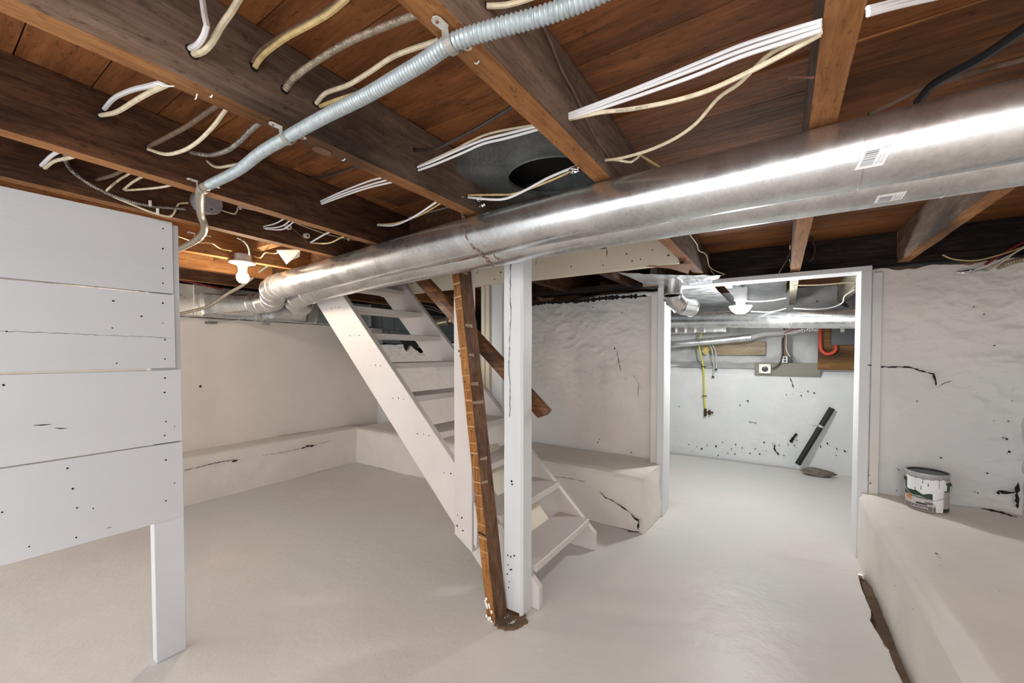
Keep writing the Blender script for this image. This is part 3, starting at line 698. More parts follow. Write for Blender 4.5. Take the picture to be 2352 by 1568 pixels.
# handrail
hr = thing('handrail', 'varnished brown wooden handrail sloping down along the stairs', 'handrail', (-1.37, 1.76, 1.3))
bm = NB()
A = Vector((-.955, 1.762, .938)); B = Vector((-2.15, 1.762, 1.992))
d = (B - A).normalized(); v = Vector((-d.z, 0, d.x)); v = v if v.z > 0 else -v
sec = [(-.017, -.038), (.017, -.038), (.020, .0), (.017, .030), (.008, .040), (-.008, .040), (-.017, .030), (-.020, 0)]
hexa(bm, [A + Vector((0, a, 0)) + v * b + d * (.02 if b < 0 else 0) for a, b in sec], [B + Vector((0, a, 0)) + v * b for a, b in sec])
fin('rail', bm, m_rail, hr, bevel=.002)

# white post, brown prop
wp = thing('white_post', 'chalky white painted post under the ducts with a long vertical crack', 'post', (-1.05, 1.65, 0))
bm = NB(); n = 24; a = []
for i in range(n + 1):
    z = -.02 + 1.79 * i / n; j = lambda s: .0025 * noise.noise(Vector((z * 4, s, 1)))
    a.append([bm.verts.new(p) for p in ((-1.098 + j(1), 1.602 + j(2), z), (-1.006 + j(3), 1.602 + j(2), z), (-.996 + j(3), 1.612, z), (-.996 + j(3), 1.688, z), (-1.098 + j(1), 1.688, z))])
for p, q in zip(a, a[1:]):
    for k in range(5): bm.faces.new((p[k], p[(k + 1) % 5], q[(k + 1) % 5], q[k]))
bm.faces.new(a[0]); bm.faces.new(a[-1][::-1]); fin('post_body', bm, m_whitez, wp)
bm = NB()
streak(bm, [(-1.0592,1.6,1.6812),(-1.0616,1.6,1.5125),(-1.0567,1.6,1.4101),(-1.0616,1.6,1.3796),(-1.0666,1.6,1.2668),(-1.0691,1.6,1.1431),(-1.0617,1.6,1.1021),(-1.0642,1.6,0.9366)], (0, -1, 0), .004)
dots(bm, [(-1.0543,1.6,0.6367),(-1.0518,1.6,0.6225)], (0, -1, 0), .0045)
dots(bm, [(-1.0768,1.6,0.2748),(-1.0593,1.6,0.2733),(-1.0743,1.6,0.229),(-1.0618,1.6,0.2094),(-1.0794,1.6,0.183),(-1.0668,1.6,0.1487),(-1.0718,1.6,0.1196),(-1.0543,1.6,0.2116),(-1.0394,1.6,0.2831)], (0, -1, 0), .0035)
fin('crack', bm, m_hole, wp)
bm = NB(); box(bm, (-1.100, 1.599, -.03), (-1.012, 1.690, .014)); fin('bare_foot', bm, m_side2, wp)
bp = thing('brown_prop', 'leaning rough brown plank with orange edge and pale stripes', 'post', (-1.10, 1.53, 0))
bm = NB(); TB = Vector((-1.135, 1.515, -.02)); TT = Vector((-1.405, 1.56, 1.769))
def pc(dx, dy, t): return TB.lerp(TT, t) + Vector((dx, dy, 0))
n = 20; a = []
for i in range(n + 1):
    t = i / n; j = .002 * noise.noise(Vector((t * 9, 0, 0)))
    a.append([bm.verts.new(pc(*q, t)) for q in ((0 + j, 0), (.056 + j, 0 - .012), (.066, .072), (.010, .080))])
for p, q in zip(a, a[1:]):
    for k in range(4): bm.faces.new((p[k], p[(k + 1) % 4], q[(k + 1) % 4], q[k])).material_index = 1 if k == 0 else 0
bm.faces.new(a[0]); bm.faces.new(a[-1][::-1]); bpo = fin('prop_body', bm, [m_brown, m_orange], bp)
bm = NB()
for i in range(22):
    t = .18 + .80 * i / 22 * 0.98 + random.uniform(-.006, .006)
    if t > .92 or random.random() < .15: continue
    w = random.uniform(.0018, .0045)
    q = [pc(0, -.001, t), pc(.056, -.013, t + .003), pc(.056, -.013, t + .003 + w), pc(0, -.001, t + w * 1.2)]
    bm.faces.new([bm.verts.new(x) for x in q])
fin('pale_stripe', bm, m_splash, bp)
bm = NB()
for t in (.97, .93, .78, .70, .62, .57, .42, .36):
    w = random.uniform(.004, .008); a0 = random.uniform(.0, .2); b0_ = random.uniform(.5, .9)
    q = [pc(.057 + .010 * a0, -.012 + .084 * a0, t), pc(.057 + .010 * b0_, -.012 + .084 * b0_, t - .003), pc(.057 + .010 * b0_, -.012 + .084 * b0_, t + w), pc(.057 + .010 * a0, -.012 + .084 * a0, t + w)]
    bm.faces.new([bm.verts.new(x) for x in q])
fin('pale_smear', bm, m_splash2, bp)
bm = NB()
dots(bm, [pc(.025 + random.uniform(-.008, .008), -.0065, .10 + .033 * i) for i in range(27)], (0, -1, 0), .0028, .0015, 5)
fin('nail_hole', bm, m_hole, bp)['kind'] = 'stuff'
bm = NB(); q = [pc(-.001, -.002, .225), pc(.056, -.014, .225), pc(.056, -.014, .229), pc(-.001, -.002, .229)]; bm.faces.new([bm.verts.new(x) for x in q]); fin('saw_cut', bm, m_hole, bp)
bm = NB()
random.seed(3)
for i in range(14):
    u = random.random(); t = random.uniform(.012, .06) if i < 8 else random.uniform(.0, .02); s = random.uniform(.006, .012)
    c = pc(.050 * u, -.0135 * u - .001, t) if i < 8 else pc(.045 * u, -.014, t)
    bm.faces.new([bm.verts.new(c + Vector((s * math.cos(k) * .7, -.001, s * math.sin(k)))) for k in (0, 1.1, 2.2, 3.4, 4.3, 5.3)])
fin('paint_flake', bm, m_porc, bp)
# studs behind the stairs
for x0, x1, y0, y1, mt, lb_ in ((-1.895, -1.862, 2.455, 2.49, m_cream, 'narrow cream stud behind the brown prop, left one of the pair'), (-1.855, -1.820, 2.455, 2.49, m_cream, 'narrow cream stud behind the brown prop, right one of the pair'), (-1.800, -1.705, 2.46, 2.495, m_whitez, 'wide white stud between the brown prop and white post')):
    bm = NB(); box(bm, (x0, y0, 0), (x1, y1, 1.751)); one('wall_stud', bm, mt, lb_, 'stud', 'painted studs behind the stairs', bevel=.002)

# ---------------------------------------------------------------- ducts
def duct(name, label, path, r, mat, seams_, caps=True, boot=None, group=None):
    root = thing(name, label, 'duct', path[0], group)
    bm = NB(); tube(bm, crom(path, .05), r, 40, caps); fin('duct_pipe', bm, mat, root, smooth=True)
    for x, dr in seams_:
        P = crom(path, .01); i = min(range(1, len(P) - 1), key=lambda k: abs(P[k].x - x)); d = (P[i + 1] - P[i - 1]).normalized()
        bm = NB(); w_ = .0012 if dr < .002 else .003; rev(bm, [(r - .0002, -w_ * 1.3), (r + dr * .7, -w_), (r + dr * .7, w_), (r - .0002, w_ * 1.3)], P[i], d, 40); fin('seam', bm, mat, root, smooth=True)
    return root
R1 = .0755
d1 = duct('round_duct', 'larger looking front galvanised round duct slung under the joists', [(1.08, 1.195, 1.694), (.4, 1.198, 1.693), (-.45, 1.205, 1.690), (-1.05, 1.235, 1.688), (-1.9, 1.30, 1.678), (-2.72, 1.36, 1.668)], R1, m_galv, [(.145, .0012), (-2.62, .004), (-2.69, .004)])
d2 = duct('round_duct', 'rear galvanised round duct half hidden behind the front one', [(1.08, 1.357, 1.692), (.4, 1.36, 1.690), (-.45, 1.362, 1.690), (-1.05, 1.392, 1.684), (-1.9, 1.462, 1.672), (-2.55, 1.54, 1.664)], R1, m_galv, [(.315, .0015), (-2.47, .004), (-2.52, .004)])
def elbow(root, P, r, mt=None):
    """segmented elbow along points: straight gores with raised seams"""
    for i, (a, b) in enumerate(zip(P, P[1:])):
        a = Vector(a); b = Vector(b); bm = NB(); tube(bm, [a - (b - a) * .06, b + (b - a) * .06], r, 32); fin('elbow_gore', bm, mt or m_galv2, root, smooth=True)
        bm = NB(); d = (b - a).normalized(); rev(bm, [(r, -.006), (r + .004, -.002), (r + .004, .002), (r, .006)], b, d, 32); fin('seam', bm, mt or m_galv2, root, smooth=True)
e1 = [(-2.70, 1.36, 1.668), (-2.80, 1.385, 1.658), (-2.93, 1.45, 1.640), (-3.10, 1.53, 1.628), (-3.28, 1.56, 1.625), (-3.42, 1.56, 1.628)]
elbow(d1, e1, R1 + .001)
e2 = [(-2.53, 1.54, 1.664), (-2.66, 1.555, 1.655), (-2.86, 1.59, 1.640), (-3.04, 1.67, 1.630), (-3.19, 1.80, 1.625), (-3.32, 1.86, 1.625)]
elbow(d2, e2, R1 + .001)
def flare(root, c, r, y0, y1, z0, z1, xe):
    bm = NB(); n = 32; c = Vector(c); A_ = []; B_ = []
    for k in range(n):
        a = 2 * PI * k / n; ca, sa = math.cos(a), math.sin(a); A_.append(bm.verts.new((c.x, c.y + r * ca, c.z + r * sa)))
        m = max(abs(ca), abs(sa)); B_.append(bm.verts.new((xe, (y0 + y1) / 2 + (y1 - y0) / 2 * ca / m, (z0 + z1) / 2 + (z1 - z0) / 2 * sa / m)))
    for k in range(n): bm.faces.new((A_[k], A_[(k + 1) % n], B_[(k + 1) % n], B_[k]))
    fin('duct_boot', bm, m_galv2, root, smooth=True)
    bm = NB(); box(bm, (xe - .006, y0 - .025, z0 - .02), (xe, y1 + .025, z1 + .015)); fin('boot_flange', bm, m_galv2, root)
flare(d1, (-3.42, 1.56, 1.628), R1, 1.42, 1.80, 1.565, 1.725, -3.975)
flare(d2, (-3.32, 1.86, 1.625), R1, 1.96, 2.28, 1.565, 1.715, -3.975)
def sticker(root, P, N, u, w, h, skew=0):
    """barcode sticker: white sheet, bars and text lines, lying on the duct"""
    P = Vector(P); N = Vector(N).normalized(); u = Vector(u); u = (u - N * u.dot(N)).normalized(); v = N.cross(u)
    def q(a, b, d): return P + u * (a * w + skew * b * h) + v * (b * h) + N * d - N * (b * h) ** 2 / (2 * R1)
    bm = NB(); ns = 6
    for i in range(ns):
        b0, b1 = i / ns, (i + 1) / ns; bm.faces.new([bm.verts.new(x) for x in (q(0, b0, .0006), q(1, b0, .0006), q(1, b1, .0006), q(0, b1, .0006))])
    s = fin('sticker', bm, m_label, root)
    bm = NB(); y = .12
    for wd in (.03, .02, .05, .02, .03, .06, .02, .04, .03, .05, .09, .05):
        bm.faces.new([bm.verts.new(x) for x in (q(.12, y, .0011), q(.58, y, .0011), q(.58, y + wd * .6, .0011), q(.12, y + wd * .6, .0011))]); y += wd * .6 + .028
    for i in range(5):
        bm.faces.new([bm.verts.new(x) for x in (q(.66 + i * .06, .15, .0011), q(.675 + i * .06, .15, .0011), q(.675 + i * .06, .80 - (i % 2) * .3, .0011), q(.66 + i * .06, .80 - (i % 2) * .3, .0011))])
    fin('barcode', bm, m_ink, s)
def on_duct(px_ray_pt, yc, zc, r):
    """nearest point of the duct surface (axis along x) seen from the camera through a given point"""
    c = Vector((0, 0, 1.25)); d = (Vector(px_ray_pt) - c); A2 = d.y ** 2 + d.z ** 2; B2 = 2 * (d.y * (c.y - yc) + d.z * (c.z - zc)); C2 = (c.y - yc) ** 2 + (c.z - zc) ** 2 - r * r
    D = B2 * B2 - 4 * A2 * C2; t = (-B2 - math.sqrt(max(0, D))) / (2 * A2); p = c + d * t
    return p, Vector((0, p.y - yc, p.z - zc)).normalized()
p, nn = on_duct((0.1356,1.2,1.6599), 1.198, 1.693, R1)
sticker(d1, p, nn, (1, 0, 0), .046, .045, .36)
p, nn = on_duct((0.19,1.35,1.6204), 1.36, 1.690, R1)
sticker(d2, p, nn, (1, 0, 0), .052, .026, .2)

# flat trunk duct on the left wall
tr = thing('trunk_duct', 'rectangular galvanised trunk duct along the top of the left wall', 'duct', (-4.1, 1.0, 1.56))
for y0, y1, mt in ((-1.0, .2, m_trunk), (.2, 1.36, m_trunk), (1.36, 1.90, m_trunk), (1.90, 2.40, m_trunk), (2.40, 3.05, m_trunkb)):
    bm = NB()
    grid(bm, lambda u, v: Vector((-3.98 + .004 * math.sin(PI * u) * math.sin(PI * v), y0 + (y1 - y0) * u, 1.55 + .245 * v)), 10, 6)
    box(bm, (-4.33, y0, 1.55), (-3.982, y1 - .001, 1.795)); fin('duct_section', bm, mt, tr)
    bm = NB(); box(bm, (-4.33, y1 - .012, 1.545), (-3.968, y1 + .012, 1.80)); fin('drive_cleat', bm, mt, tr, bevel=.002)
for y in (2.45, 2.60, 2.68, 2.74):
    bm = NB(); box(bm, (-3.985, y, 1.55), (-3.972, y + .012, 1.795)); fin('rib', bm, m_trunkb, tr)
bm = NB(); box(bm, (-3.984, 1.86, 1.50), (-3.962, 1.93, 1.60)); fin('hanger_strap', bm, m_trunk, tr)
bm = NB(); box(bm, (-4.198, 1.50, 1.50), (-4.10, 1.56, 1.515)); obar(bm, (-4.12, 1.53, 1.51), (-3.99, 1.75, 1.545), (0, 0, 1), .006, .004); fin('bracket', bm, m_panel, tr)

# old boot between joists (dark, with oval opening)
ob = thing('ceiling_boot', 'dark old sheet metal floor boot with oval opening between joists', 'duct', (-.70, 1.3, 1.87))
bm = NB()
x0, x1, y0, y1, zb = -.955, -.486, 1.095, 1.47, 1.875
cx, cy, ra, rb = -.685, 1.305, .160, .150
inn = []; outr = []
n = 40
for k in range(n):
    a = 2 * PI * k / n; ca, sa = math.cos(a), math.sin(a); m = max(abs(ca), abs(sa))
    inn.append(bm.verts.new((cx + ra * ca, cy + rb * sa, zb + .0)))
    outr.append(bm.verts.new(((x0 + x1) / 2 + (x1 - x0) / 2 * ca / m, (y0 + y1) / 2 + (y1 - y0) / 2 * sa / m, zb)))
for k in range(n): bm.faces.new((inn[k], inn[(k + 1) % n], outr[(k + 1) % n], outr[k]))
up = [bm.verts.new((v.co.x, v.co.y - .0, 1.95)) for v in outr]
for k in range(n): bm.faces.new((outr[k], outr[(k + 1) % n], up[(k + 1) % n], up[k]))
fin('boot_body', bm, m_boot, ob)
bm = NB(); rev(bm, [(1, 0), (1.02, 0), (1.02, .012), (1, .012)], (0, 0, 0), (0, 0, 1), 40)
for v in bm.verts: v.co = Vector((cx + v.co.x * ra, cy + v.co.y * rb, zb - .004 + v.co.z))
bmesh.ops.delete(bm, geom=[f for f in bm.faces if len(f.verts) > 4], context='FACES_ONLY')
fin('boot_rim', bm, m_boot, ob)
bm = NB(); box(bm, (x0 + .01, y0 + .01, 1.945), (x1 - .01, y1 - .01, 1.95)); fin('boot_inside', bm, m_hole, ob)

# flue elbow, foil and cardboard above the doorway
fe = thing('duct_elbow', 'shiny short duct elbow over the top left doorway corner', 'duct', (-.65, 3.1, 1.60))
C0 = [(-.648, 3.10, 1.765), (-.648, 3.10, 1.665), (-.648, 3.115, 1.635), (-.605, 3.16, 1.585), (-.545, 3.25, 1.575)]
elbow(fe, C0[:3], .062); elbow(fe, C0[2:], .062)
fi = thing('foil_insulation', 'crumpled silver foil bubble sheet under the joists above the duct elbow', 'insulation', (-.65, 3.0, 1.77))
bm = NB()
FQ = [Vector(p) for p in [(-0.8679,2.5399,1.757),(-0.3353,3.0449,1.762),(-0.3754,3.2368,1.753),(-0.8155,3.4839,1.752)]]
def fsheet(u, v):
    a = FQ[0].lerp(FQ[1], u); b = FQ[3].lerp(FQ[2], u); p = a.lerp(b, v)
    return p + Vector((0, 0, .010 * fbm(u * 5, v * 3, 1, 3) - .006 * math.sin(PI * u)))
grid(bm, fsheet, 30, 14)
fin('foil_sheet', bm, m_foil, fi, smooth=True)
bm = NB()
for k in range(1, 14):
    a = [fsheet(k / 14, v / 6) - Vector((0, 0, .0015)) for v in range(7)]
    for p, q in zip(a, a[1:]): bm.faces.new([bm.verts.new(x) for x in (p, q, q + Vector((.0016, 0, 0)), p + Vector((.0016, 0, 0)))])
fin('printed_grid', bm, m_ink, fi)
bm = NB(); P = [(-0.5174,3.0,1.8299),(-0.487,2.9,1.8319),(-0.5453,3.05,1.7905),(-0.692,2.95,1.8382)]
CQ = [(-0.6582,2.4382,1.751),(-0.4235,2.4941,1.751),(-0.4867,2.7655,1.742),(-0.5492,2.5552,1.746)]
hexa(bm, CQ, [(x, y, z + .004) for x, y, z in CQ]); one('cardboard_scrap', bm, m_card, 'torn brown cardboard scrap hanging between cream beam and foil', 'cardboard')
bm = NB(); q0 = (-0.8786,3.15,1.7519); box(bm, (q0[0], 3.15, q0[2]), (q0[0] + .13, 3.20, q0[2] + .034)); one('wood_block', bm, m_pink, 'small pinkish wooden block printed with grid, left of the duct elbow', 'wood block', bevel=.001)
bm = NB(); box(bm, (-.55, 3.175, 1.732), (-.40, 3.20, 1.762)); tag(fin('wood_block', bm, m_foil, None), 'foil wrapped batten end right of the duct elbow', 'wood block')

# crawl space elbow seen through the stairs
ce2 = thing('crawl_duct', 'brassy looking duct elbow in the dark gap behind the stairs', 'duct', (-3.4, 4.1, 1.6))
q = [Vector(p) for p in [(-3.9795,4.0,1.682),(-3.7955,4.0,1.6336),(-3.686,4.05,1.6554),(-3.6405,4.12,1.7507),(-3.6951,4.2,1.854)]]
elbow(ce2, q, .060, m_brassy)
for i, (pp, mt, lb_) in enumerate((([(975, 702), (1000, 700), (1020, 712)], 0, 'upper'), ([(975, 706), (1000, 708), (1022, 716)], 0, 'lower'))): pass
for nm, cp in (('upper pale cable above the brassy crawl space elbow', [(-4.165,3.9,1.8902),(-3.8787,3.9,1.8606),(-3.6236,3.9,1.7721),(-3.4242,3.9,1.7557)]), ('lower pale cable above the brassy crawl space elbow', [(-4.1653,3.9,1.8548),(-3.879,3.9,1.8205),(-3.6238,3.9,1.7497),(-3.4244,3.9,1.7229)])):
    bm = NB(); tube(bm, crom(cp, .02), .004, 6); one('electrical_cable', bm, m_grey, nm, 'cable', smooth=True)
bm = NB(); tube(bm, crom([(-3.9142,3.8,1.6662),(-3.9127,3.8,1.8646),(-3.8568,3.8,1.9286),(-3.74,3.8,1.9426)], .02), .006, 6, flat=.4); one('hanger_strap', bm, m_cbr, 'dark metal hanger strap behind the stair stringer top', 'strap', smooth=True)

# chains
def chain(label, pts, wire=.0019, L=.026):
    root = thing('chain', label, 'chain', pts[0]); P = finerib(pts, L * .72)
    def link_mesh():
        bm = NB(); n = 12; q = []
        for k in range(n):
            a = 2 * PI * k / n; q.append(Vector((math.cos(a) * L * .27, 0, math.sin(a) * L * .5)))
        q.append(q[0]); q.append(q[1]); tube(bm, q, wire, 5, False)
        me = bpy.data.meshes.new('link'); bm.to_mesh(me); bm.free(); me.materials.append(m_chain)
        for p in me.polygons: p.use_smooth = True
        return me
    me = link_mesh()
    for i, (a, b) in enumerate(zip(P, P[1:])):
        o = bpy.data.objects.new('link', me); COL.objects.link(o); o.parent = root; d = (b - a).normalized()
        rot = Vector((0, 0, 1)).rotation_difference(d).to_matrix().to_4x4() @ Matrix.Rotation((i % 2) * PI / 2 + .5, 4, 'Z')
        o.matrix_local = Matrix.Translation((a + b) / 2 - root.location) @ rot
    return root
cpts = [(-.462, 1.03, 1.80)]
hook = Vector((-0.948,1.1213,1.8004))
arc = []
for px in ((-0.9809,1.16,1.7751), (-0.9728,1.16,1.734), (-0.9647,1.16,1.693), (-0.9443,1.16,1.6505), (-0.9243,1.16,1.6241)):
    p, nn = on_duct(px, 1.235, 1.688, R1); arc.append(p + nn * .003)
p, nn = on_duct((-0.9295,1.2,1.6221), 1.235, 1.688, R1); arc.append(p + nn * .004)
ch1 = chain('rusty hanging chain looping under the front duct near joist', [hook + Vector((.004, 0, 0))] + arc + [arc[-1] + Vector((-.01, .10, -.03))])
arc2 = []
for px in ((-0.9903,1.36,1.6738), (-0.9771,1.36,1.6526), (-0.9619,1.36,1.6329), (-0.9361,1.36,1.6192)):
    p, nn = on_duct(px, 1.392, 1.684, R1); arc2.append(p + nn * .003)
chain('short rusty chain loop around the rear duct', arc2)
bm = NB(); rev(bm, [(0, .003), (.004, .002), (.004, 0)], hook + Vector((.0, 0, 0)), (1, 0, 0), 8); fin('hook_nail', bm, m_steel, ch1)

# ---------------------------------------------------------------- flexible conduits
gc = thing('flexible_conduit', 'thick grey ribbed flexible conduit running under the joists to the partition', 'conduit', (-.8, .5, 1.75))
p1 = [(-0.1903,0.5531,1.752),(-0.2411,0.5526,1.752),(-0.3065,0.5422,1.752),(-0.3738,0.5244,1.752),(-0.45,0.5094,1.752),(-0.536,0.5154,1.752),(-0.6846,0.5192,1.752),(-0.8186,0.5159,1.752),(-0.9683,0.5165,1.752),(-1.0924,0.517,1.75),(-1.2572,0.5319,1.75),(-1.4415,0.5323,1.752)]
bm = NB(); tube(bm, finerib(p1, .0013), ribbed(.0126, .0076, .0013), 14); fin('ribbed_tube', bm, m_conduit, gc, smooth=True)
p2 = [(-1.4415,0.5323,1.752),(-1.504,0.5355,1.755),(-1.5839,0.56,1.758),(-1.7267,0.61,1.773),(-1.862,0.66,1.7733),(-1.9432,0.7,1.7592),(-2.0482,0.731,1.752),(-2.205,0.7566,1.75),(-2.4198,0.7718,1.75),(-2.6475,0.7799,1.75)]
bm = NB(); tube(bm, finerib(p2, .003), ribbed(.0128, .0072, .0004), 14); fin('lower_tube', bm, m_conduitw, gc, smooth=True)
def strap(c, along, label_parent, wide=.02):
    c = Vector(c); d = Vector(along).normalized(); s = Vector((0, 0, 1)).cross(d); bm = NB(); a = []
    for k in range(13):
        t = -PI / 2 + PI * k / 12; a.append(c + s * (.0165 * math.sin(t)) + Vector((0, 0, -.0165 * math.cos(t))))
    z_ = Vector((0, 0, .0135)); a = [c + s * -.0175 + z_] + a + [c + s * .0175 + z_]
    L_ = []
    for i, q in enumerate(a):
        w = wide / 2 * .75; L_.append((bm.verts.new(q - d * w), bm.verts.new(q + d * w)))
    for x, y in zip(L_, L_[1:]): bm.faces.new((x[0], y[0], y[1], x[1]))
    r = bmesh.ops.solidify(bm, geom=list(bm.faces), thickness=.0018)
    up_ = Vector((0, 0, 1))
    for sg in (-1, 1):
        e0 = c + s * (sg * .0165) + z_; e1 = c + s * (sg * .034) + z_
        q = [e0 - d * .0075, e0 + d * .0075, e1 + d * .0085, e1 + d * .0065 + s * sg * .006, e1 + s * sg * .009, e1 - d * .0065 + s * sg * .006, e1 - d * .0085]
        if sg < 0: q = q[::-1]
        hexa(bm, [x - up_ * .001 for x in q], [x + up_ * .001 for x in q])
    o = fin('strap', bm, m_strap, label_parent, smooth=False)
    for sg in (-1, 1):
        bm = NB(); rev(bm, [(0, -.0022), (.0026, -.0018), (.0026, .0)], c + s * (.034 * sg) + Vector((0, 0, .0122)), (0, 0, 1), 8); fin('screw', bm, m_nail, o)
strap((-0.45,0.5094,1.752), Vector((-0.45,0.5094,1.752)) - Vector((-0.536,0.5154,1.752)), gc)
strap((-0.9647,0.5166,1.752), Vector((-0.8186,0.5159,1.752)) - Vector((-0.9647,0.5166,1.752)), gc)
strap((-1.4835,0.534,1.754), Vector((-1.3994,0.5279,1.75)) - Vector((-1.4718,0.5297,1.75)), gc)
strap((-2.1308,0.7473,1.752), Vector((-2.1223,0.7443,1.75)) - Vector((-2.3159,0.7638,1.75)), gc)
bm = NB(); tube(bm, finerib([(-3.8,1.1118,1.5082),(-3.72,1.1813,1.5353),(-3.6,1.2901,1.5832),(-3.48,1.3272,1.6308),(-3.36,1.3511,1.6787),(-3.22,1.384,1.7275),(-3.08,1.4082,1.7913),(-2.95,1.4423,1.8551),(-2.88,1.4658,1.8897)], .0018), ribbed(.0105, .0105, .0013), 12)
one('flexible_conduit', bm, m_conduitw, 'beige ribbed flexible conduit passing below the glowing bulb', 'conduit', smooth=True)

# round junction box
jb = thing('junction_box', 'round grey metal junction box on the dark joist behind the conduit', 'electrical box', (-1.96,0.7072,1.8341))
c = Vector((-1.96,0.7072,1.8341)); c.z = 1.856
bm = NB(); rev(bm, [(.047, -.02), (.047, .030), (0, .030)], c, (1, .1, 0), 32); fin('box_body', bm, m_steel, jb, smooth=True)
bm = NB(); rev(bm, [(.051, .030), (.051, .033), (.049, .035), (0, .035)], c, (1, .1, 0), 32); fin('cover', bm, m_steel, jb, smooth=True)
bm = NB(); dots(bm, [c + Vector((.036, .018, .028)), c + Vector((.036, .01, -.03))], (1, .1, 0), .004, .001); fin('screw_hole', bm, m_hole, jb)

# porcelain knobs
for px in ((-1.995,1.0585,1.854), (-1.995,1.149,1.8337), (-2.8932,1.3,1.8314)):
    lb_ = {0: 'porcelain knob insulator nearest the junction box', 1: 'porcelain knob insulator nearest the ducts', 2: 'small porcelain knob insulator right behind the bulb socket'}[[abs(px[0] + 1.995) < .01 and px[1] < 1.11, abs(px[0] + 1.995) < .01 and px[1] >= 1.11, abs(px[0] + 1.995) > .01].index(True)]
    k = thing('knob_insulator', lb_, 'insulator', px, 'porcelain knob insulators'); s = .9 if px[0] > -2.1 else .7
    ax = (1, -.25, -.25)
    bm = NB(); rev(bm, [(.014 * s, -.005), (.015 * s, .006), (.011 * s, .010), (.011 * s, .016), (.015 * s, .020), (.014 * s, .030), (.006 * s, .032), (.0055 * s, .026), (0, .026)], px, ax, 20); fin('knob_body', bm, m_knob, k, smooth=True)
    bm = NB(); A_ = Vector(ax).normalized(); rev(bm, [(.0052 * s, .026), (.0052 * s, .0275), (0, .028)], px, ax, 10); fin('nail_hole', bm, m_hole, k)

# ---------------------------------------------------------------- bare bulb fixture
lf = thing('bare_bulb_fixture', 'white porcelain lamp holder with a bare glowing bulb', 'light', (-2.555, 1.10, 1.80))
bc = Vector((-2.555, 1.10, 1.752))
bm = NB(); rev(bm, [(.045, .012), (.045, .050), (0, .050)], bc, (0, 0, 1), 20); fin('ceiling_box', bm, m_steel, lf, smooth=True)
bm = NB(); rev(bm, [(0, .012), (.058, .012), (.066, .006), (.064, .0), (.050, -.004), (.030, -.010), (.024, -.020), (.022, -.040), (0, -.040)], bc, (0, 0, 1), 36); fin('lamp_holder', bm, m_porc, lf, smooth=True)
bm = NB(); rev(bm, [(0, -.112), (.018, -.108), (.029, -.094), (.032, -.078), (.029, -.064), (.021, -.052), (.018, -.040), (0, -.040)], bc, (0, 0, 1), 28); fin('bulb', bm, m_bulb, lf, smooth=True)
bm = NB(); tube(bm, finerib([(-2.2619,0.9521,1.82),(-2.2641,0.9824,1.81),(-2.3333,1.0328,1.8),(-2.4125,1.0738,1.78)], .0022), ribbed(.0055, .008, .0009), 8); fin('feed_cable', bm, m_armord, lf, smooth=True)
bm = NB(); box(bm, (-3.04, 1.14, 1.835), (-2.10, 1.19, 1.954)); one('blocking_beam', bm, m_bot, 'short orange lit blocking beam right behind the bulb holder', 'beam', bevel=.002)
bm = NB(); bmx = [(-2.2849,1.1521,1.8),(-2.1672,1.2182,1.8),(-2.2451,1.2565,1.78),(-2.2829,1.228,1.76),(-2.3588,1.2437,1.75)]
hexa(bm, bmx, [(x, y, z + .004) for x, y, z in bmx]); one('torn_paper', bm, m_cream, 'torn cream scrap of board lit beside the bulb', 'scrap')

# ---------------------------------------------------------------- cables
def cable(pts, r, mat, label, n=7, grp='cables through the ceiling joists', flat=1.0, rib=None, name='electrical_cable', cat='cable'):
    bm = NB()
    if rib: tube(bm, finerib(pts, rib / 3.2), ribbed(r, rib, r * .13), 8)
    else: tube(bm, crom(pts, .012), r, n, flat=flat)
    p = pts[0]
    for jx, jo in ((-.948, J1), (-.428, J2)):
        if abs(p[0] - jx) < .003:
            hb = NB(); rev(hb, [(r * 1.55, -.002), (r * 1.5, .0012), (0, .0012)], (-.9495 if jo is J1 else -.4295, p[1], p[2]), (1, 0, 0), 14); fin('drilled_hole', hb, m_hole, jo)
    if -1.62 < p[0] < -1.51:
        hb = NB(); rev(hb, [(r * 1.5, -.012), (r * 1.45, .0015), (0, .0015)], (p[0] - .002, p[1], p[2]), (1, .08, 0), 14); fin('drilled_hole', hb, m_hole, J0)
    return one(name, bm, mat, label, cat, grp, smooth=True)
# bay between the two long joists
cable([(-0.948,0.3234,1.8287),(-0.9119,0.3234,1.8222),(-0.8848,0.3235,1.8283),(-0.8731,0.3235,1.8389),(-0.8816,0.3235,1.8619),(-0.8915,0.3236,1.9)], .0052, m_cw, 'white cable rising from the leftmost hole at the top left')
cable([(-0.948,0.3288,1.8213),(-0.9157,0.3336,1.8179),(-0.8937,0.339,1.8284),(-0.8734,0.3479,1.8566),(-0.854,0.3547,1.8747),(-0.835,0.363,1.9)], .0058, m_cc, 'lumpy cream cable beside the white one at the top left')
cable([(-0.948,0.438,1.8594),(-0.9223,0.442,1.8764),(-0.8472,0.4502,1.8865),(-0.7678,0.4587,1.8863),(-0.7136,0.4653,1.8888),(-0.6695,0.4718,1.9)], .0056, m_cy, 'thick yellow cable second from the left at the top')
cable([(-0.948,0.433,1.8656),(-0.9242,0.4388,1.8861),(-0.8535,0.4492,1.8955),(-0.7759,0.461,1.8988),(-0.7233,0.4699,1.9044),(-0.6952,0.4759,1.915)], .0036, m_cbr, 'thin brown cable running behind the thick yellow one')
cable([(-0.948,0.5022,1.8475),(-0.9112,0.5052,1.864),(-0.8244,0.511,1.8728),(-0.7354,0.5172,1.8747),(-0.6496,0.5235,1.8688),(-0.5643,0.5304,1.86),(-0.482,0.5371,1.8515)], .0066, m_armor, 'braided brown armoured cable in the big bay at the top left', rib=.006)
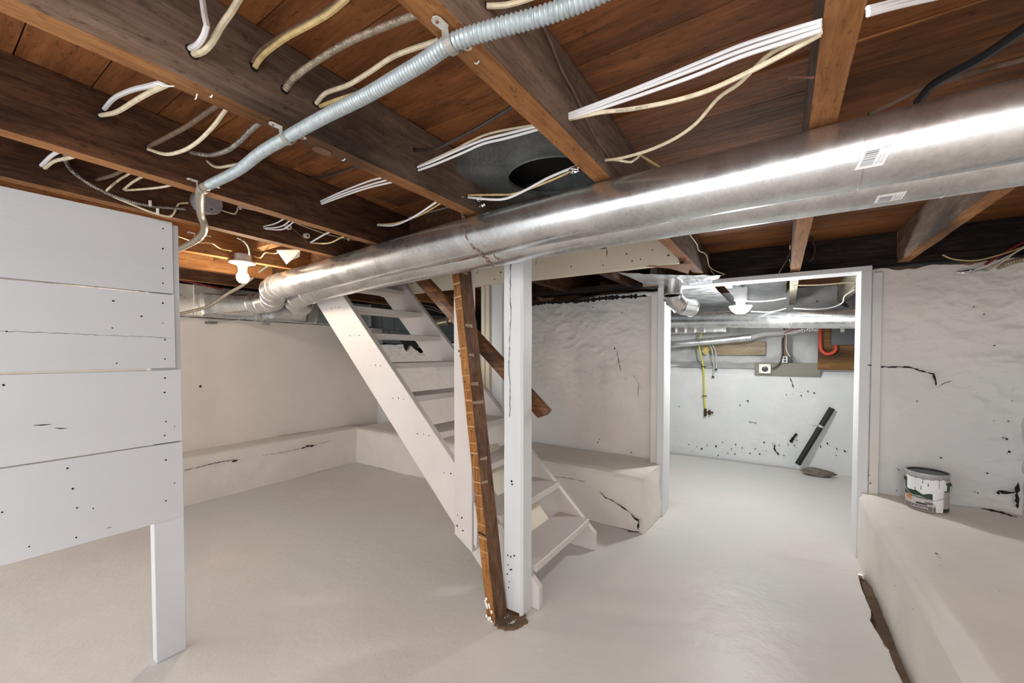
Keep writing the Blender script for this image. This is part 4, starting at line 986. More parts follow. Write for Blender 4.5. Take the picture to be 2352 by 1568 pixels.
cable([(-0.948,0.5762,1.8525),(-0.9102,0.5776,1.8652),(-0.8261,0.58,1.856),(-0.7526,0.5825,1.8592),(-0.6724,0.5855,1.8649),(-0.5544,0.5901,1.85),(-0.482,0.5929,1.8409)], .0050, m_cc, 'cream cable, upper one of the pair beside the grey conduit')
cable([(-0.948,0.5863,1.8512),(-0.8796,0.588,1.8449),(-0.7816,0.5905,1.8335),(-0.7222,0.5925,1.8398),(-0.6442,0.5952,1.8438),(-0.5622,0.5983,1.845),(-0.482,0.6013,1.8462)], .0045, m_cy, 'yellowish cable, lower one of the pair beside the grey conduit')
cable([(-0.948,0.8968,1.8733),(-0.8549,0.8895,1.849),(-0.772,0.8818,1.8488),(-0.7037,0.8749,1.8497),(-0.6475,0.8686,1.8529),(-0.5587,0.8577,1.86),(-0.482,0.8483,1.8661)], .0048, m_cb, 'black wrinkled cable between the conduit and the white bundle')
for k, (dy, mt, r, lb_) in enumerate(((0, m_cw, .0034, 'top white cable of the bundle left of the oval boot'), (7, m_cw, .0034, 'lowest white cable of the bundle left of the oval boot'), (-4, m_cc, .0032, 'cream cable lying over the bundle left of the oval boot'))):
    cable([[(-0.948,0.9073,1.8241),(-0.8754,0.9106,1.8282),(-0.7768,0.9156,1.8386),(-0.7008,0.9196,1.8437),(-0.6297,0.9235,1.8404),(-0.525,0.9297,1.835),(-0.482,0.9322,1.8328)], [(-0.948,0.9109,1.816),(-0.8796,0.9149,1.8192),(-0.7816,0.9211,1.8284),(-0.706,0.9263,1.8371),(-0.635,0.9313,1.8336),(-0.5304,0.9392,1.832),(-0.482,0.9429,1.8313)], [(-0.948,0.9109,1.8281),(-0.8794,0.9148,1.8361),(-0.797,0.9198,1.8458),(-0.7504,0.9228,1.8542),(-0.6766,0.9277,1.8595),(-0.5396,0.9371,1.845),(-0.482,0.9411,1.8389)]][k], r, mt, lb_)
cable([(-0.948,1.1527,1.8088),(-0.841,1.1527,1.7792),(-0.7772,1.1527,1.7705),(-0.6997,1.1527,1.7829),(-0.619,1.1527,1.8023),(-0.5219,1.1527,1.815),(-0.482,1.1527,1.8202)], .0042, m_cw, 'white cable crossing in front of the oval boot opening')
cable([(-0.948,1.1527,1.8166),(-0.8245,1.1556,1.7931),(-0.7624,1.1571,1.782),(-0.6869,1.1592,1.7865),(-0.593,1.1621,1.7995),(-0.5199,1.1645,1.815),(-0.482,1.1657,1.823)], .0034, m_cy, 'yellow cable crossing in front of the oval boot opening')
# foil wraps
def crumple(c, s, label):
    bm = NB(); bmesh.ops.create_icosphere(bm, subdivisions=3, radius=1)
    for v in bm.verts:
        q = v.co.copy(); f = 1 + .55 * fbm(q.x * 2.2 + c[0], q.y * 2.2, q.z * 2.2, 3); v.co = Vector(c) + Vector((q.x * s[0], q.y * s[1], q.z * s[2])) * f
    return one('foil_wrap', bm, m_tape, label, 'foil', 'crumpled foil wraps')
crumple((-0.93,1.1934,1.8147), (.012, .006, .013), 'crumpled foil wrap round cables left of the oval boot')
crumple((-0.925,1.2025,1.7895), (.018, .006, .006), 'crumpled foil tail hanging left of the oval boot')
crumple((-0.5243,1.1424,1.8), (.018, .006, .010), 'crumpled foil wrap at the joist right of the oval boot')
# bay right of the second joist
W1 = [(-0.428,0.8994,1.8185),(-0.3224,0.8844,1.8112),(-0.2241,0.868,1.8049),(-0.1391,0.8517,1.7989),(-0.0654,0.8353,1.7922),(-0.0012,0.8194,1.779),(0.048,0.8057,1.766)]
W2 = [(-0.428,0.8994,1.8134),(-0.3223,0.8841,1.8053),(-0.224,0.8676,1.7976),(-0.1389,0.851,1.7895),(-0.0652,0.8344,1.7818),(-0.0011,0.8182,1.7697),(0.048,0.8041,1.7582)]
W3 = [(-0.428,0.8994,1.8083),(-0.3222,0.884,1.7966),(-0.2238,0.8673,1.7859),(-0.1387,0.8505,1.7769),(-0.065,0.8334,1.7713),(-0.001,0.8168,1.7596),(0.048,0.8023,1.7497)]
cable(W1, .0037, m_cw, 'topmost white cable of the straight bundle left of the nailed joist')
cable(W2, .0037, m_cw, 'middle white cable of the straight bundle left of the nailed joist')
cable(W3, .0037, m_cw, 'lowest white cable of the straight bundle left of the nailed joist')
B2P = [(-0.428,0.9043,1.8095),(-0.3464,0.8943,1.7941),(-0.2738,0.8845,1.7736),(-0.1904,0.8718,1.7551),(-0.1247,0.8603,1.7462),(-0.0658,0.8482,1.7465),(-0.013,0.8358,1.7495),(0.048,0.8193,1.7546)]
B2o = cable(B2P, .0042, m_cc, 'cream printed cable sagging just under the white bundle', flat=1.1)
cable([(-0.428,1.141,1.8034),(-0.3696,1.1189,1.787),(-0.2897,1.0849,1.7719),(-0.2183,1.049,1.766),(-0.1645,1.0154,1.7714),(-0.1156,0.9741,1.7893),(-0.0728,0.9408,1.7878),(-0.0275,0.8945,1.7937),(0.0053,0.8633,1.783),(0.048,0.8198,1.757)], .0040, m_cc, 'lowest long cream cable sagging from the joist to the white bundle')
cable([(-0.428,1.141,1.8059),(-0.3961,1.1606,1.8029),(-0.3642,1.1803,1.7974),(-0.349,1.192,1.8105),(-0.3426,1.2,1.8245)], .0034, m_cc, 'short cream cable loop under the end of the sagging cable')
cable([(-0.3509,1.22,1.8309),(-0.3335,1.25,1.8217),(-0.3092,1.28,1.8077)], .0036, m_cy, 'short yellowish cable running down behind the front duct')
cable([(-0.428,0.5721,1.8437),(-0.4008,0.5879,1.8437),(-0.3753,0.6034,1.8502),(-0.3502,0.6194,1.86)], .0045, m_cc, 'cream cable at the top edge beside the grey conduit')
cable([(-0.42,0.7394,1.9355),(-0.42,0.7967,1.9123),(-0.42,0.8432,1.8879),(-0.42,0.9136,1.8713),(-0.42,0.9796,1.8459),(-0.42,1.0536,1.8231),(-0.42,1.1262,1.8177),(-0.42,1.1547,1.813)], .0026, m_cbr, 'thin brown cable stapled along the joist side in the middle')
for i in range(3):
    cable([[(0.1,0.784,1.7472),(0.1417,0.8772,1.8028),(0.1906,0.975,1.86)], [(0.1,0.7797,1.7393),(0.1465,0.8752,1.7958),(0.2098,0.9896,1.86)], [(0.1,0.779,1.734),(0.1519,0.8768,1.7905),(0.2291,1.0043,1.86)]][i], .0032, m_cw, ['upper', 'middle', 'lower'][i] + ' white cable leaving the top right joist at the frame top')
cable([(0.4181,1.2305,1.9),(0.3987,1.2727,1.9),(0.3624,1.3371,1.9),(0.3242,1.3748,1.9),(0.3028,1.4095,1.9),(0.288,1.4569,1.89)], .0105, m_black, 'thick black pipe slanting behind the duct at the top right', name='black_pipe', cat='pipe')
cable([(0.4945,1.4501,1.93),(0.4586,1.4596,1.93),(0.3953,1.4567,1.93),(0.3464,1.468,1.93),(0.3001,1.4718,1.93),(0.2533,1.4866,1.92),(0.195,1.4782,1.9)], .0055, m_cbr, 'thin brown cable behind the thick black pipe')
# bay left of the long joist
fa = -1.53
cable([(-1.52,0.3243,1.901),(-1.4233,0.3218,1.8948),(-1.281,0.3186,1.8633),(-1.1527,0.3155,1.8264),(-1.0621,0.313,1.8),(-1.003,0.3114,1.7828)], .0052, m_cw, 'white cable under the joist at left, upper one of a pair')
cable([(-1.52,0.3163,1.88),(-1.3835,0.317,1.8458),(-1.2493,0.3179,1.8282),(-1.1518,0.3187,1.8147),(-1.0696,0.3194,1.8),(-1.003,0.32,1.7881)], .0052, m_cc, 'cream cable under the joist at left, lower one of a pair')
cable([(-1.54,0.4205,1.8463),(-1.4297,0.4245,1.8404),(-1.2901,0.4304,1.8344),(-1.1962,0.4352,1.8382),(-1.1421,0.4382,1.84),(-1.003,0.4459,1.8446)], .0058, m_cbr, 'brown cable left of the thin cream curve over the partition')
cable([(-1.54,0.4194,1.8384),(-1.4275,0.4251,1.7972),(-1.323,0.4308,1.781),(-1.2418,0.4365,1.7845),(-1.17,0.4435,1.8043),(-1.1187,0.45,1.83),(-1.003,0.4647,1.888)], .0046, m_cc, 'cream cable curving down from the second joist in a shallow loop')
cable([(-1.56,0.5271,1.8785),(-1.4208,0.5261,1.8334),(-1.3043,0.5251,1.8145),(-1.2237,0.5242,1.8168),(-1.1606,0.5233,1.8268),(-1.1202,0.5228,1.83),(-1.003,0.5213,1.8393)], .0058, m_armord, 'striped armoured cable curving beside the conduit', rib=.006)
cable([(-1.57,0.5713,1.8753),(-1.5087,0.5759,1.8394),(-1.4298,0.5808,1.8244),(-1.3211,0.5884,1.8143),(-1.2346,0.5962,1.826),(-1.155,0.6041,1.84),(-1.003,0.6192,1.8667)], .0042, m_cc, 'cream cable partly hidden behind the grey conduit')
cable([(-1.6,0.9299,1.9517),(-1.4895,0.9089,1.9186),(-1.3252,0.8743,1.8833),(-1.1583,0.8344,1.85),(-1.003,0.7973,1.819)], .0045, m_cb, 'black cable stub under the conduit bay')
for i in range(3):
    cable([[(-1.61,0.9831,1.8726),(-1.3935,0.9551,1.8634),(-1.2028,0.9271,1.8477),(-1.0902,0.9092,1.83),(-1.003,0.8953,1.8163)], [(-1.61,0.985,1.866),(-1.4058,0.9634,1.8588),(-1.2218,0.9417,1.8434),(-1.1121,0.9274,1.83),(-1.003,0.9132,1.8167)], [(-1.61,0.9868,1.8612),(-1.382,0.9657,1.8512),(-1.233,0.9502,1.8395),(-1.1198,0.9374,1.825),(-1.003,0.9242,1.81)]][i], .0030, m_cw, ['upper', 'middle', 'lower'][i] + ' white cable of the bundle above the middle of the ducts')
cable([(-1.63,1.2868,1.8593),(-1.4552,1.2482,1.8197),(-1.2819,1.2033,1.8129),(-1.0883,1.1428,1.82),(-1.003,1.1161,1.8231)], .0040, m_cw, 'white cable dipping just above the front duct left of the chain')
cable([(-1.63,1.2868,1.8635),(-1.4629,1.2548,1.8305),(-1.2644,1.2109,1.8154),(-1.1004,1.1673,1.82),(-1.003,1.1414,1.8227)], .0034, m_cy, 'yellow cable dipping just above the front duct left of the chain')
# bay above the partition
cable([(-1.93,0.2655,1.8309),(-1.814,0.2698,1.8317),(-1.6899,0.2739,1.8191),(-1.5796,0.2777,1.8),(-1.58,0.2777,1.7999)], .0052, m_cw, 'short white cable above the partition at far left')
cable([(-1.93,0.2725,1.8255),(-1.8494,0.281,1.8298),(-1.7254,0.2922,1.8125),(-1.591,0.3069,1.8),(-1.58,0.3081,1.799)], .0050, m_cc, 'short cream cable above the partition at far left')
cable([(-1.7745,0.4373,1.86),(-1.6377,0.3562,1.82),(-1.6029,0.3049,1.8),(-1.6431,0.2785,1.8),(-1.915,0.3146,1.865),(-1.918,0.3289,1.8352),(-1.925,0.3745,1.8063),(-1.932,0.4398,1.788),(-1.942,0.5242,1.7866),(-1.955,0.6399,1.8101)], .0058, m_armord, 'dark armoured cable looping along the joist to the junction box', rib=.006)
cable([(-1.94,0.3903,1.8325),(-1.8152,0.404,1.824),(-1.6894,0.4214,1.83),(-1.56,0.4393,1.8362)], .0052, m_cbr, 'short brown cable above the middle of the partition')
cable([(-1.5839,0.4048,1.8),(-1.7237,0.4264,1.82),(-1.9,0.4391,1.8419),(-1.91,0.419,1.8136),(-1.93,0.4099,1.7944),(-1.932,0.4309,1.7867),(-1.938,0.4752,1.7773),(-1.945,0.5371,1.7655),(-1.95,0.59,1.7666),(-1.952,0.6071,1.7916),(-1.955,0.6194,1.8242),(-1.957,0.6509,1.8375)], .0036, m_cc, 'thin cream cable looping down over the partition top to the junction box')
cable([(-1.945,0.4592,1.8242),(-1.8609,0.4689,1.8389),(-1.7519,0.4802,1.8393),(-1.6188,0.4942,1.81),(-1.57,0.4993,1.7993)], .0040, m_cc, 'cream cable, upper arc right of the thin looping one')
cable([(-1.945,0.4637,1.8227),(-1.8267,0.4825,1.8077),(-1.7016,0.505,1.7965),(-1.5874,0.5291,1.8),(-1.58,0.5307,1.8002)], .0036, m_cc, 'cream cable, lower arc right of the thin looping one')
cable([(-1.972,0.7579,1.8477),(-1.975,0.8243,1.847),(-1.975,0.8349,1.8781),(-1.975,0.8591,1.8834),(-1.985,1.013,1.8918),(-1.998,1.1468,1.8792),(-2.01,1.2967,1.8734),(-2.025,1.4684,1.887),(-2.025,1.5575,1.9174),(-2.025,1.6139,1.9564)], .0034, m_cc, 'cream cable pair stapled along the joist right of the junction box')
for i in range(3):
    cable([[(-1.985,0.9442,1.8252),(-1.8545,0.9367,1.8165),(-1.7117,0.9269,1.8254),(-1.6001,0.9193,1.82),(-1.6,0.9193,1.82)], [(-1.985,0.946,1.8177),(-1.8273,0.9412,1.7979),(-1.7244,0.9373,1.8124),(-1.6249,0.9334,1.82),(-1.6,0.9324,1.8219)], [(-1.985,0.9535,1.8156),(-1.8229,0.9481,1.7876),(-1.7158,0.9435,1.8053),(-1.6431,0.9401,1.82),(-1.6,0.9381,1.8287)]][i], .0028, m_cw, ['upper', 'middle', 'lower'][i] + ' white cable of the fan beside the first porcelain knob')
cable([(-2.0,1.1765,1.8058),(-1.8381,1.1629,1.823),(-1.7185,1.153,1.8177),(-1.614,1.1439,1.81),(-1.64,1.1416,1.8081)], .0040, m_cw, 'white cable beside the porcelain knob nearest the ducts')
cable([(-2.0,1.1834,1.8052),(-1.8578,1.1864,1.7851),(-1.7554,1.1889,1.7975),(-1.6367,1.192,1.81),(-1.64,1.1921,1.8103)], .0036, m_cy, 'yellow cable beside the porcelain knob nearest the ducts')
cable([(-1.98,1.0755,1.8475),(-1.98,1.1139,1.8252),(-1.99,1.1547,1.8017)], .0016, m_cbr, 'bare old wire strung between the two porcelain knobs')
for nm, cp in (('lit yellow cable running left of the bulb holder', [(-2.4002,0.758,1.8),(-2.4506,0.8444,1.8),(-2.4058,0.8933,1.8),(-2.4881,0.9632,1.8),(-2.4533,1.0043,1.79)]), ('lit yellow cable right of the bulb holder', [(-2.528,1.148,1.8),(-2.5427,1.19,1.8),(-2.3852,1.1439,1.8),(-2.3656,1.1807,1.8),(-2.2455,1.178,1.8)]), ('lit cream cable high behind the bulb holder', [(-2.6081,1.143,1.88),(-2.5648,1.2063,1.88),(-2.3905,1.2177,1.86),(-2.2859,1.285,1.84)])):
    cable(cp, .0032, m_cy, nm)
cable([(-3.9,1.2126,1.812),(-3.9,1.3099,1.8025),(-3.9,1.4274,1.7874),(-3.9,1.5205,1.7781)], .012, m_darkred, 'dark red cable above the trunk duct', flat=.5)
# cables right of the doorway top
cable([(-0.424,2.3839,1.9004),(-0.4124,2.589,1.8805),(-0.4152,2.6854,1.863),(-0.3909,2.8058,1.8576),(-0.3904,2.9988,1.8095),(-0.3272,3.22,1.7947)], .0036, m_cc, 'thin cream cable down the joist left of the doorway top')
cable([(-0.4035,3.1,1.8134),(-0.3748,3.158,1.7778),(-0.3272,3.22,1.7947)], .0028, m_cc, 'short cream cable tail at the top left of the doorway')
cable([(0.061,3.1,2.0864),(0.0582,3.1,1.9655),(0.0482,3.1,1.8723),(0.0107,3.1,1.7897),(-0.0072,3.1,1.7561)], .0035, m_cbr, 'grey brown cable left of the short orange joist end')
cable([(0.187,3.1,2.0847),(0.1576,3.1,2.0559),(0.1504,3.1,1.9646),(0.1729,3.1,1.8873),(0.1652,3.1,1.8302),(0.144,3.1,1.8064)], .0065, m_cb, 'frayed black cable right of the short orange joist end')
cable([(0.7355,3.15,1.779),(0.7774,3.15,1.7502),(0.8581,3.15,1.7333),(0.9499,3.15,1.7533),(1.0514,3.15,1.7921)], .0040, m_cy, 'yellow cable sagging at the right frame edge')
cable([(0.8986,3.17,1.7092),(0.956,3.17,1.7542),(1.0146,3.17,1.7974),(1.0717,3.17,1.8262)], .0060, m_darkred, 'dark red cable at the right frame edge')
cable([(0.8509,3.12,1.6787),(0.9266,3.12,1.7148),(0.9849,3.12,1.7514),(1.0549,3.12,1.8107)], .0036, m_cw, 'white wire, upper one at the right frame edge')
cable([(0.896,3.1,1.6704),(0.9357,3.1,1.7034),(0.9857,3.1,1.7516),(1.0484,3.1,1.7921)], .0036, m_cc, 'cream wire, lower one at the right frame edge')
cable([(0.9242,3.11,1.6823),(0.9826,3.11,1.7062),(1.0533,3.11,1.7189)], .013, m_armor, 'pale armoured cable at the right frame edge', rib=.010)
crumple((0.8567,3.17,1.6795), (.055, .02, .010), 'crumpled foil on top of the wall at the right')
for px in ((-1.935,0.5274,1.7941), (-1.94,0.5497,1.7729), (-1.97,0.8414,1.8791), (-2.015,1.4052,1.8783)):
    bm = NB(); box(bm, (px[0], px[1] - .004, px[2] - .010), (px[0] + .008, px[1] + .004, px[2] + .010)); fin('cable_clip', bm, m_porc, Jm, bevel=.001)
# printed text on the cream cable
def text_mesh(body, size, extrude=0):
    cu = bpy.data.curves.new('t', 'FONT'); cu.body = body; cu.size = size; cu.extrude = extrude; cu.align_x = 'CENTER'; cu.align_y = 'CENTER'
    o = bpy.data.objects.new('t', cu); COL.objects.link(o); dg = bpy.context.evaluated_depsgraph_get(); me = bpy.data.meshes.new_from_object(o.evaluated_get(dg)); bpy.data.objects.remove(o); return me
me = text_mesh('NMD90 NYLON ROMEX (R)', .0062)
PP = crom(B2P, .004); LL = [0]
for a, b in zip(PP, PP[1:]): LL.append(LL[-1] + (b - a).length)
s0 = LL[-1] * .33; bm = NB(); bm.from_mesh(me)
for v in bm.verts:
    s = s0 + v.co.x; i = max(0, min(len(LL) - 2, next((k for k in range(len(LL) - 1) if LL[k + 1] > s), 0)))
    p = PP[i].lerp(PP[i + 1], (s - LL[i]) / (LL[i + 1] - LL[i])); d = (PP[i + 1] - PP[i]).normalized()
    N = (Vector((0, 0, 1.25)) - p); N = Vector((0, -.75, -.66)); N = (N - d * N.dot(d)).normalized(); w = N.cross(d)
    if w.z < 0: w = -w
    v.co = p + w * v.co.y + N * (.0047 - v.co.y ** 2 * 110)
fin('printed_text', bm, m_ink, B2o)

# ---------------------------------------------------------------- paint can on the right ledge
CC = Vector((.672, 3.035, .412)); RC = .083; HC = .195
pcn = thing('paint_can', 'green labelled gallon paint can smeared with white paint on the ledge', 'paint can', CC)
bm = NB(); rev(bm, [(RC - .004, 0), (RC, .003), (RC, HC - .010), (RC + .003, HC - .006), (RC + .003, HC)], CC, (0, 0, 1), 48)
bmesh.ops.delete(bm, geom=[f for f in bm.faces if len(f.verts) > 4 and f.calc_center_median().z > CC.z + .1], context='FACES_ONLY')
fin('can_body', bm, m_steel, pcn, smooth=True)
bm = NB(); rev(bm, [(RC + .003, HC - .001), (RC + .003, HC + .004), (RC - .004, HC + .004), (RC - .007, HC - .004), (0, HC - .004)], CC, (0, 0, 1), 48); fin('lid', bm, m_black, pcn, smooth=True)
bm = NB(); rev(bm, [(RC + .003, HC - .003), (RC + .0055, HC - .001), (RC + .0055, HC + .004), (RC + .002, HC + .006), (RC + .0005, HC + .004)], CC, (0, 0, 1), 48)
bmesh.ops.delete(bm, geom=[f for f in bm.faces if len(f.verts) > 4], context='FACES_ONLY'); fin('rim', bm, m_steel, pcn, smooth=True)
th0 = math.atan2(-CC.y, -CC.x)   # direction towards the photographer; a measures to the right in degrees, z from the can base
def cp_(a, z, off): t = th0 + math.radians(a); return CC + Vector(((RC + off) * math.cos(t), (RC + off) * math.sin(t), z))
def band(name, a0, a1, z0, z1, mat, off, parent, topf=None):
    bm = NB(); n = max(2, int(abs(a1 - a0) / 5)); L_ = []
    for i in range(n + 1):
        a = a0 + (a1 - a0) * i / n; zt = topf(i / n) if topf else z1; L_.append((bm.verts.new(cp_(a, z0, off)), bm.verts.new(cp_(a, zt, off))))
    for p, q in zip(L_, L_[1:]): bm.faces.new((p[0], q[0], q[1], p[1]))
    return fin(name, bm, mat, parent, smooth=True)
lbn = band('label', -180, 180, .004, .172, m_cbeige, .0006, pcn)
band('green_panel', -150, 20, .070, .160, m_cgreen, .0010, lbn); band('green_panel', 50, 150, .112, .160, m_cgreen, .0010, lbn)
band('grey_band', -75, 34, .006, .032, m_cgrey, .0010, lbn); band('dark_band', 38, 100, .006, .026, m_cdark, .0010, lbn)
band('pale_panel', -42, 20, .033, .066, m_cpale, .0010, lbn); band('text_panel', 48, 110, .034, .110, m_cpink, .0010, lbn)
band('picture', -62, -45, .052, .078, m_cor, .0013, lbn); band('picture', -28, 2, .036, .046, m_cdark, .0013, lbn); band('picture', -4, 18, .040, .054, m_cgrey, .0014, lbn); band('barcode', 84, 104, .010, .024, m_porc, .0013, lbn)
for i in range(9): band('text_line', 52, 100 - 7 * (i % 3), .042 + i * .007, .0432 + i * .007, m_cpale if i > 6 else m_cgrey, .0014, lbn)
for i in range(3): band('text_line', -44 + 8 * i, -16 + 6 * i, .078 - i * .002, .0795 - i * .002, m_cpale, .0014, lbn)
me = text_mesh('CAUTION', .0155, 0); bm = NB(); bm.from_mesh(me)
for v in bm.verts: v.co = cp_(math.degrees(v.co.x / RC) - 20, .0195 + v.co.y, .0018)
fin('printed_text', bm, m_porc, lbn)
me = text_mesh('exterior', .009, 0); bm = NB(); bm.from_mesh(me)
for v in bm.verts: v.co = cp_(math.degrees(v.co.x / RC) + 60, .012 + v.co.y, .0018)
bm.free()
bm = NB(); random.seed(11)     # spilled white paint on the side
cols = {}
def smear(a):
    lo = .108 + .012 * noise.noise(Vector((a * .05, 0, 0))) - .0002 * (a + 60) * (a > -60)
    if 22 < a < 46: lo = .006
    elif 14 < a <= 22: lo = .05
    elif a >= 46: lo = .118
    return lo
n = 60; L_ = []
for i in range(n + 1):
    a = -62 + 120 * i / n; lo = smear(a) + random.uniform(-.0015, .0015); hi = .172 + .014 * noise.noise(Vector((a * .06, 9, 0))) - (.02 if a > 52 else 0)
    L_.append([bm.verts.new(cp_(a, lo + (hi - lo) * k / 4, .0022 + .0006 * random.random())) for k in range(5)])
for p, q in zip(L_, L_[1:]):
    for k in range(4):
        if random.random() > .02: bm.faces.new((p[k], q[k], q[k + 1], p[k + 1]))
fin('paint_smear', bm, m_paintsplash, pcn, smooth=True)
bm = NB()
for a, lo in ((16, .006), (19, .03), (21, .04), (44, .006)):
    tube(bm, [cp_(a, .10, .0022), cp_(a + .5, (lo + .1) / 2, .0022), cp_(a, lo, .0022)], .0011, 5)
fin('paint_drip', bm, m_paintsplash, pcn, smooth=True)
for sg in (-1, 1):
    bm = NB(); t = th0 + sg * math.radians(84); c = CC + Vector((math.cos(t) * RC, math.sin(t) * RC, .148)); rev(bm, [(.011, -.001), (.010, .004), (.004, .007), (0, .007)], c, (math.cos(t), math.sin(t), 0), 14); fin('bail_ear', bm, m_black, pcn, smooth=True)
bm = NB(); a_ = []
for k in range(25):
    t = PI * k / 24; ang = th0 + math.radians(-84 + 168 * k / 24); rr = RC + .009 + .004 * math.sin(t)
    a_.append(CC + Vector((rr * math.cos(ang), rr * math.sin(ang), .150 - .085 * math.sin(t) ** .8)))
tube(bm, a_, .0014, 6); fin('bail_wire', bm, m_steel, pcn, smooth=True)

# ---------------------------------------------------------------- back room contents
cl = thing('dome_light', 'glowing white glass dome light hanging in the back room', 'light', (-.272, 3.8, 1.64))
DC = Vector((-.270, 3.80, 1.625))
bm = NB(); rev(bm, [(0, -.066), (.030, -.062), (.058, -.046), (.074, -.022), (.084, -.004), (.082, 0), (0, 0)], DC, (0, 0, 1), 32); fin('glass_dome', bm, m_dome, cl, smooth=True)
bm = NB(); rev(bm, [(0, .002), (.030, .004), (.036, .030), (.030, .045), (0, .045)], DC, (0, 0, 1), 24); fin('fixture_base', bm, m_steel, cl, smooth=True)
bm = NB(); box(bm, (-.315, 3.76, 1.67), (-.225, 3.84, 1.77)); fin('ceiling_box', bm, m_steel, cl)
rj = joist(.055, .085, 3.45, 5.5, 'pale green grey joist in the middle of the back room', side=m_jg, bot=m_jg)
joist(.50, .50, 3.45, 5.5, 'pale green grey joist at the right of the back room', side=m_jg, bot=m_jg)
joist(-.37, -.37, 3.45, 5.5, 'foil wrapped joist over the dome light', side=m_foil, bot=m_foil)
joist(-.90, -.90, 3.45, 5.5, 'joist hidden in foil at the left of the back room', side=m_foil, bot=m_foil)
fs = thing('foil_ceiling', 'rippled silver foil sheet under the back room joists, left of dome', 'insulation', (-.9, 4.4, 1.75))
bm = NB(); grid(bm, lambda u, v: Vector((-1.6 + 1.17 * u, 3.46 + 1.9 * v, 1.755 + .006 * math.sin(v * 40) * fbm(u * 3, v * 5, 1, 2) + .008 * fbm(u * 4, v * 9, 2, 3))), 30, 90); fin('foil_sheet', bm, m_foil, fs, smooth=True)
bm = NB(); grid(bm, lambda u, v: Vector((-.31 + .36 * u, 3.46 + 2.0 * v, 1.90 - .03 * math.sin(PI * u) + .010 * fbm(u * 4, v * 12, 2, 3))), 16, 70)
one('foil_strip', bm, m_foil, 'darker foil strip tucked between joists right of the dome light', 'insulation', smooth=True)
dA = duct('round_duct', 'long galvanised duct crossing the back room under the dome light', [(-1.94, 4.83, 1.60), (-1.0032,4.8,1.5919), (0.4472,3.85,1.4885), (.80, 3.60, 1.475)], .068, m_galv, [(.10, .003), (.115, .003)])
db = thing('flat_duct', 'flat rectangular duct with clips in the back room behind the long duct', 'duct', (-1.1, 4.95, 1.50))
bm = NB(); box(bm, (-1.94, 4.93, 1.47), (-.48, 5.25, 1.66)); fin('duct_body', bm, m_galv2, db, bevel=.003)
for k in range(9):
    bm = NB(); box(bm, (-1.30 + k * .10, 4.905, 1.465), (-1.285 + k * .10, 4.92, 1.665)); fin('clip', bm, m_strap, db)
sd = thing('small_duct', 'thin galvanised pipe rising to the right along the far wall', 'duct', (-.7, 5.15, 1.36))
q = [Vector(p) for p in [(-1.2086,5.08,1.3087),(-1.0633,5.1,1.339),(-0.6242,5.14,1.3748),(-0.2627,5.18,1.4086)]]
bm = NB(); tube(bm, crom(q, .05), .038, 20); fin('duct_pipe', bm, m_galv, sd, smooth=True)
q2 = [Vector(p) for p in [(-0.2627,5.18,1.4086),(-0.1422,5.22,1.4454),(0.0353,5.22,1.455),(0.1568,5.22,1.4656)]]
bm = NB(); tube(bm, crom(q2, .05), .028, 18); fin('white_pipe', bm, m_cpale, sd, smooth=True)
q3 = [Vector(p) for p in [(0.1493,5.22,1.4658),(0.261,5.24,1.4816),(0.3484,5.25,1.4884)]]
bm = NB(); tube(bm, finerib(q3, .004), ribbed(.034, .013, .003), 16); fin('foil_flex', bm, m_tape, sd, smooth=True)
for x in (-.32, -.27):
    i = min(range(len(q)), key=lambda k: abs(q[k].x - x)); pp = q[2].lerp(q[3], (x + .62) / .35 if 0 < (x + .62) / .35 < 1 else .9)
    bm = NB(); rev(bm, [(.038, -.006), (.042, -.003), (.042, .003), (.038, .006)], pp, q[3] - q[2], 20); fin('seam', bm, m_galv, sd, smooth=True)
def flatbox(name, px0, px1, y0, y1, mat, label, cat, bev=.002, parent=None):
    bm = NB(); box(bm, (px0[0], y0, min(px0[2], px1[2])), (px1[0], y1, max(px0[2], px1[2])))
    if parent: return fin(name, bm, mat, parent, bevel=bev)
    return one(name, bm, mat, label, cat, bevel=bev)
flatbox('old_beam', (-0.6969,5.44,1.214), (-0.1304,5.44,1.3743), 5.40, 5.49, m_plank, 'pale weathered beam end set in the far wall stones', 'beam')
flatbox('green_board', (-0.2285,5.27,0.9936), (0.3549,5.27,1.1336), 5.262, 5.295, m_green, 'green grey mounting board on the far wall of the back room', 'board')
pb = thing('plywood_board', 'brown plywood backing board at the right of the far wall', 'board', (.53, 5.28, 1.06))
flatbox('plywood', (0.333,5.25,1.0661), (.95, 5.25, 1.62), 5.255, 5.275, m_ply, '', '', parent=pb)
ep = thing('breaker_box', 'grey electrical disconnect box with a small yellow green sticker', 'electrical box', (.60, 5.2, 1.33))
a_ = (0.4335,5.18,1.3208)
bm = NB(); box(bm, (a_[0], 5.17, a_[2]), (a_[0] + .32, 5.254, 1.60)); fin('box_body', bm, m_panel, ep, bevel=.004)
s_ = (0.5024,5.168,1.4365); s2_ = (0.5349,5.168,1.513)
bm = NB(); box(bm, (s_[0], 5.166, s_[2]), (s2_[0], 5.1695, s2_[2])); sk = fin('sticker', bm, m_gas, ep)
bm = NB(); box(bm, (s_[0] + .006, 5.1645, s2_[2] - .030), (s2_[0] - .006, 5.1662, s2_[2] - .008)); box(bm, (s_[0] + .002, 5.1645, s_[2]), (s2_[0] - .002, 5.1662, s_[2] + .014)); fin('sticker_print', bm, m_ink, sk)
bm = NB(); box(bm, (s_[0] + .002, 5.1642, s_[2] + .015), (s2_[0] - .002, 5.1660, s_[2] + .045)); fin('sticker_print', bm, m_label, sk)
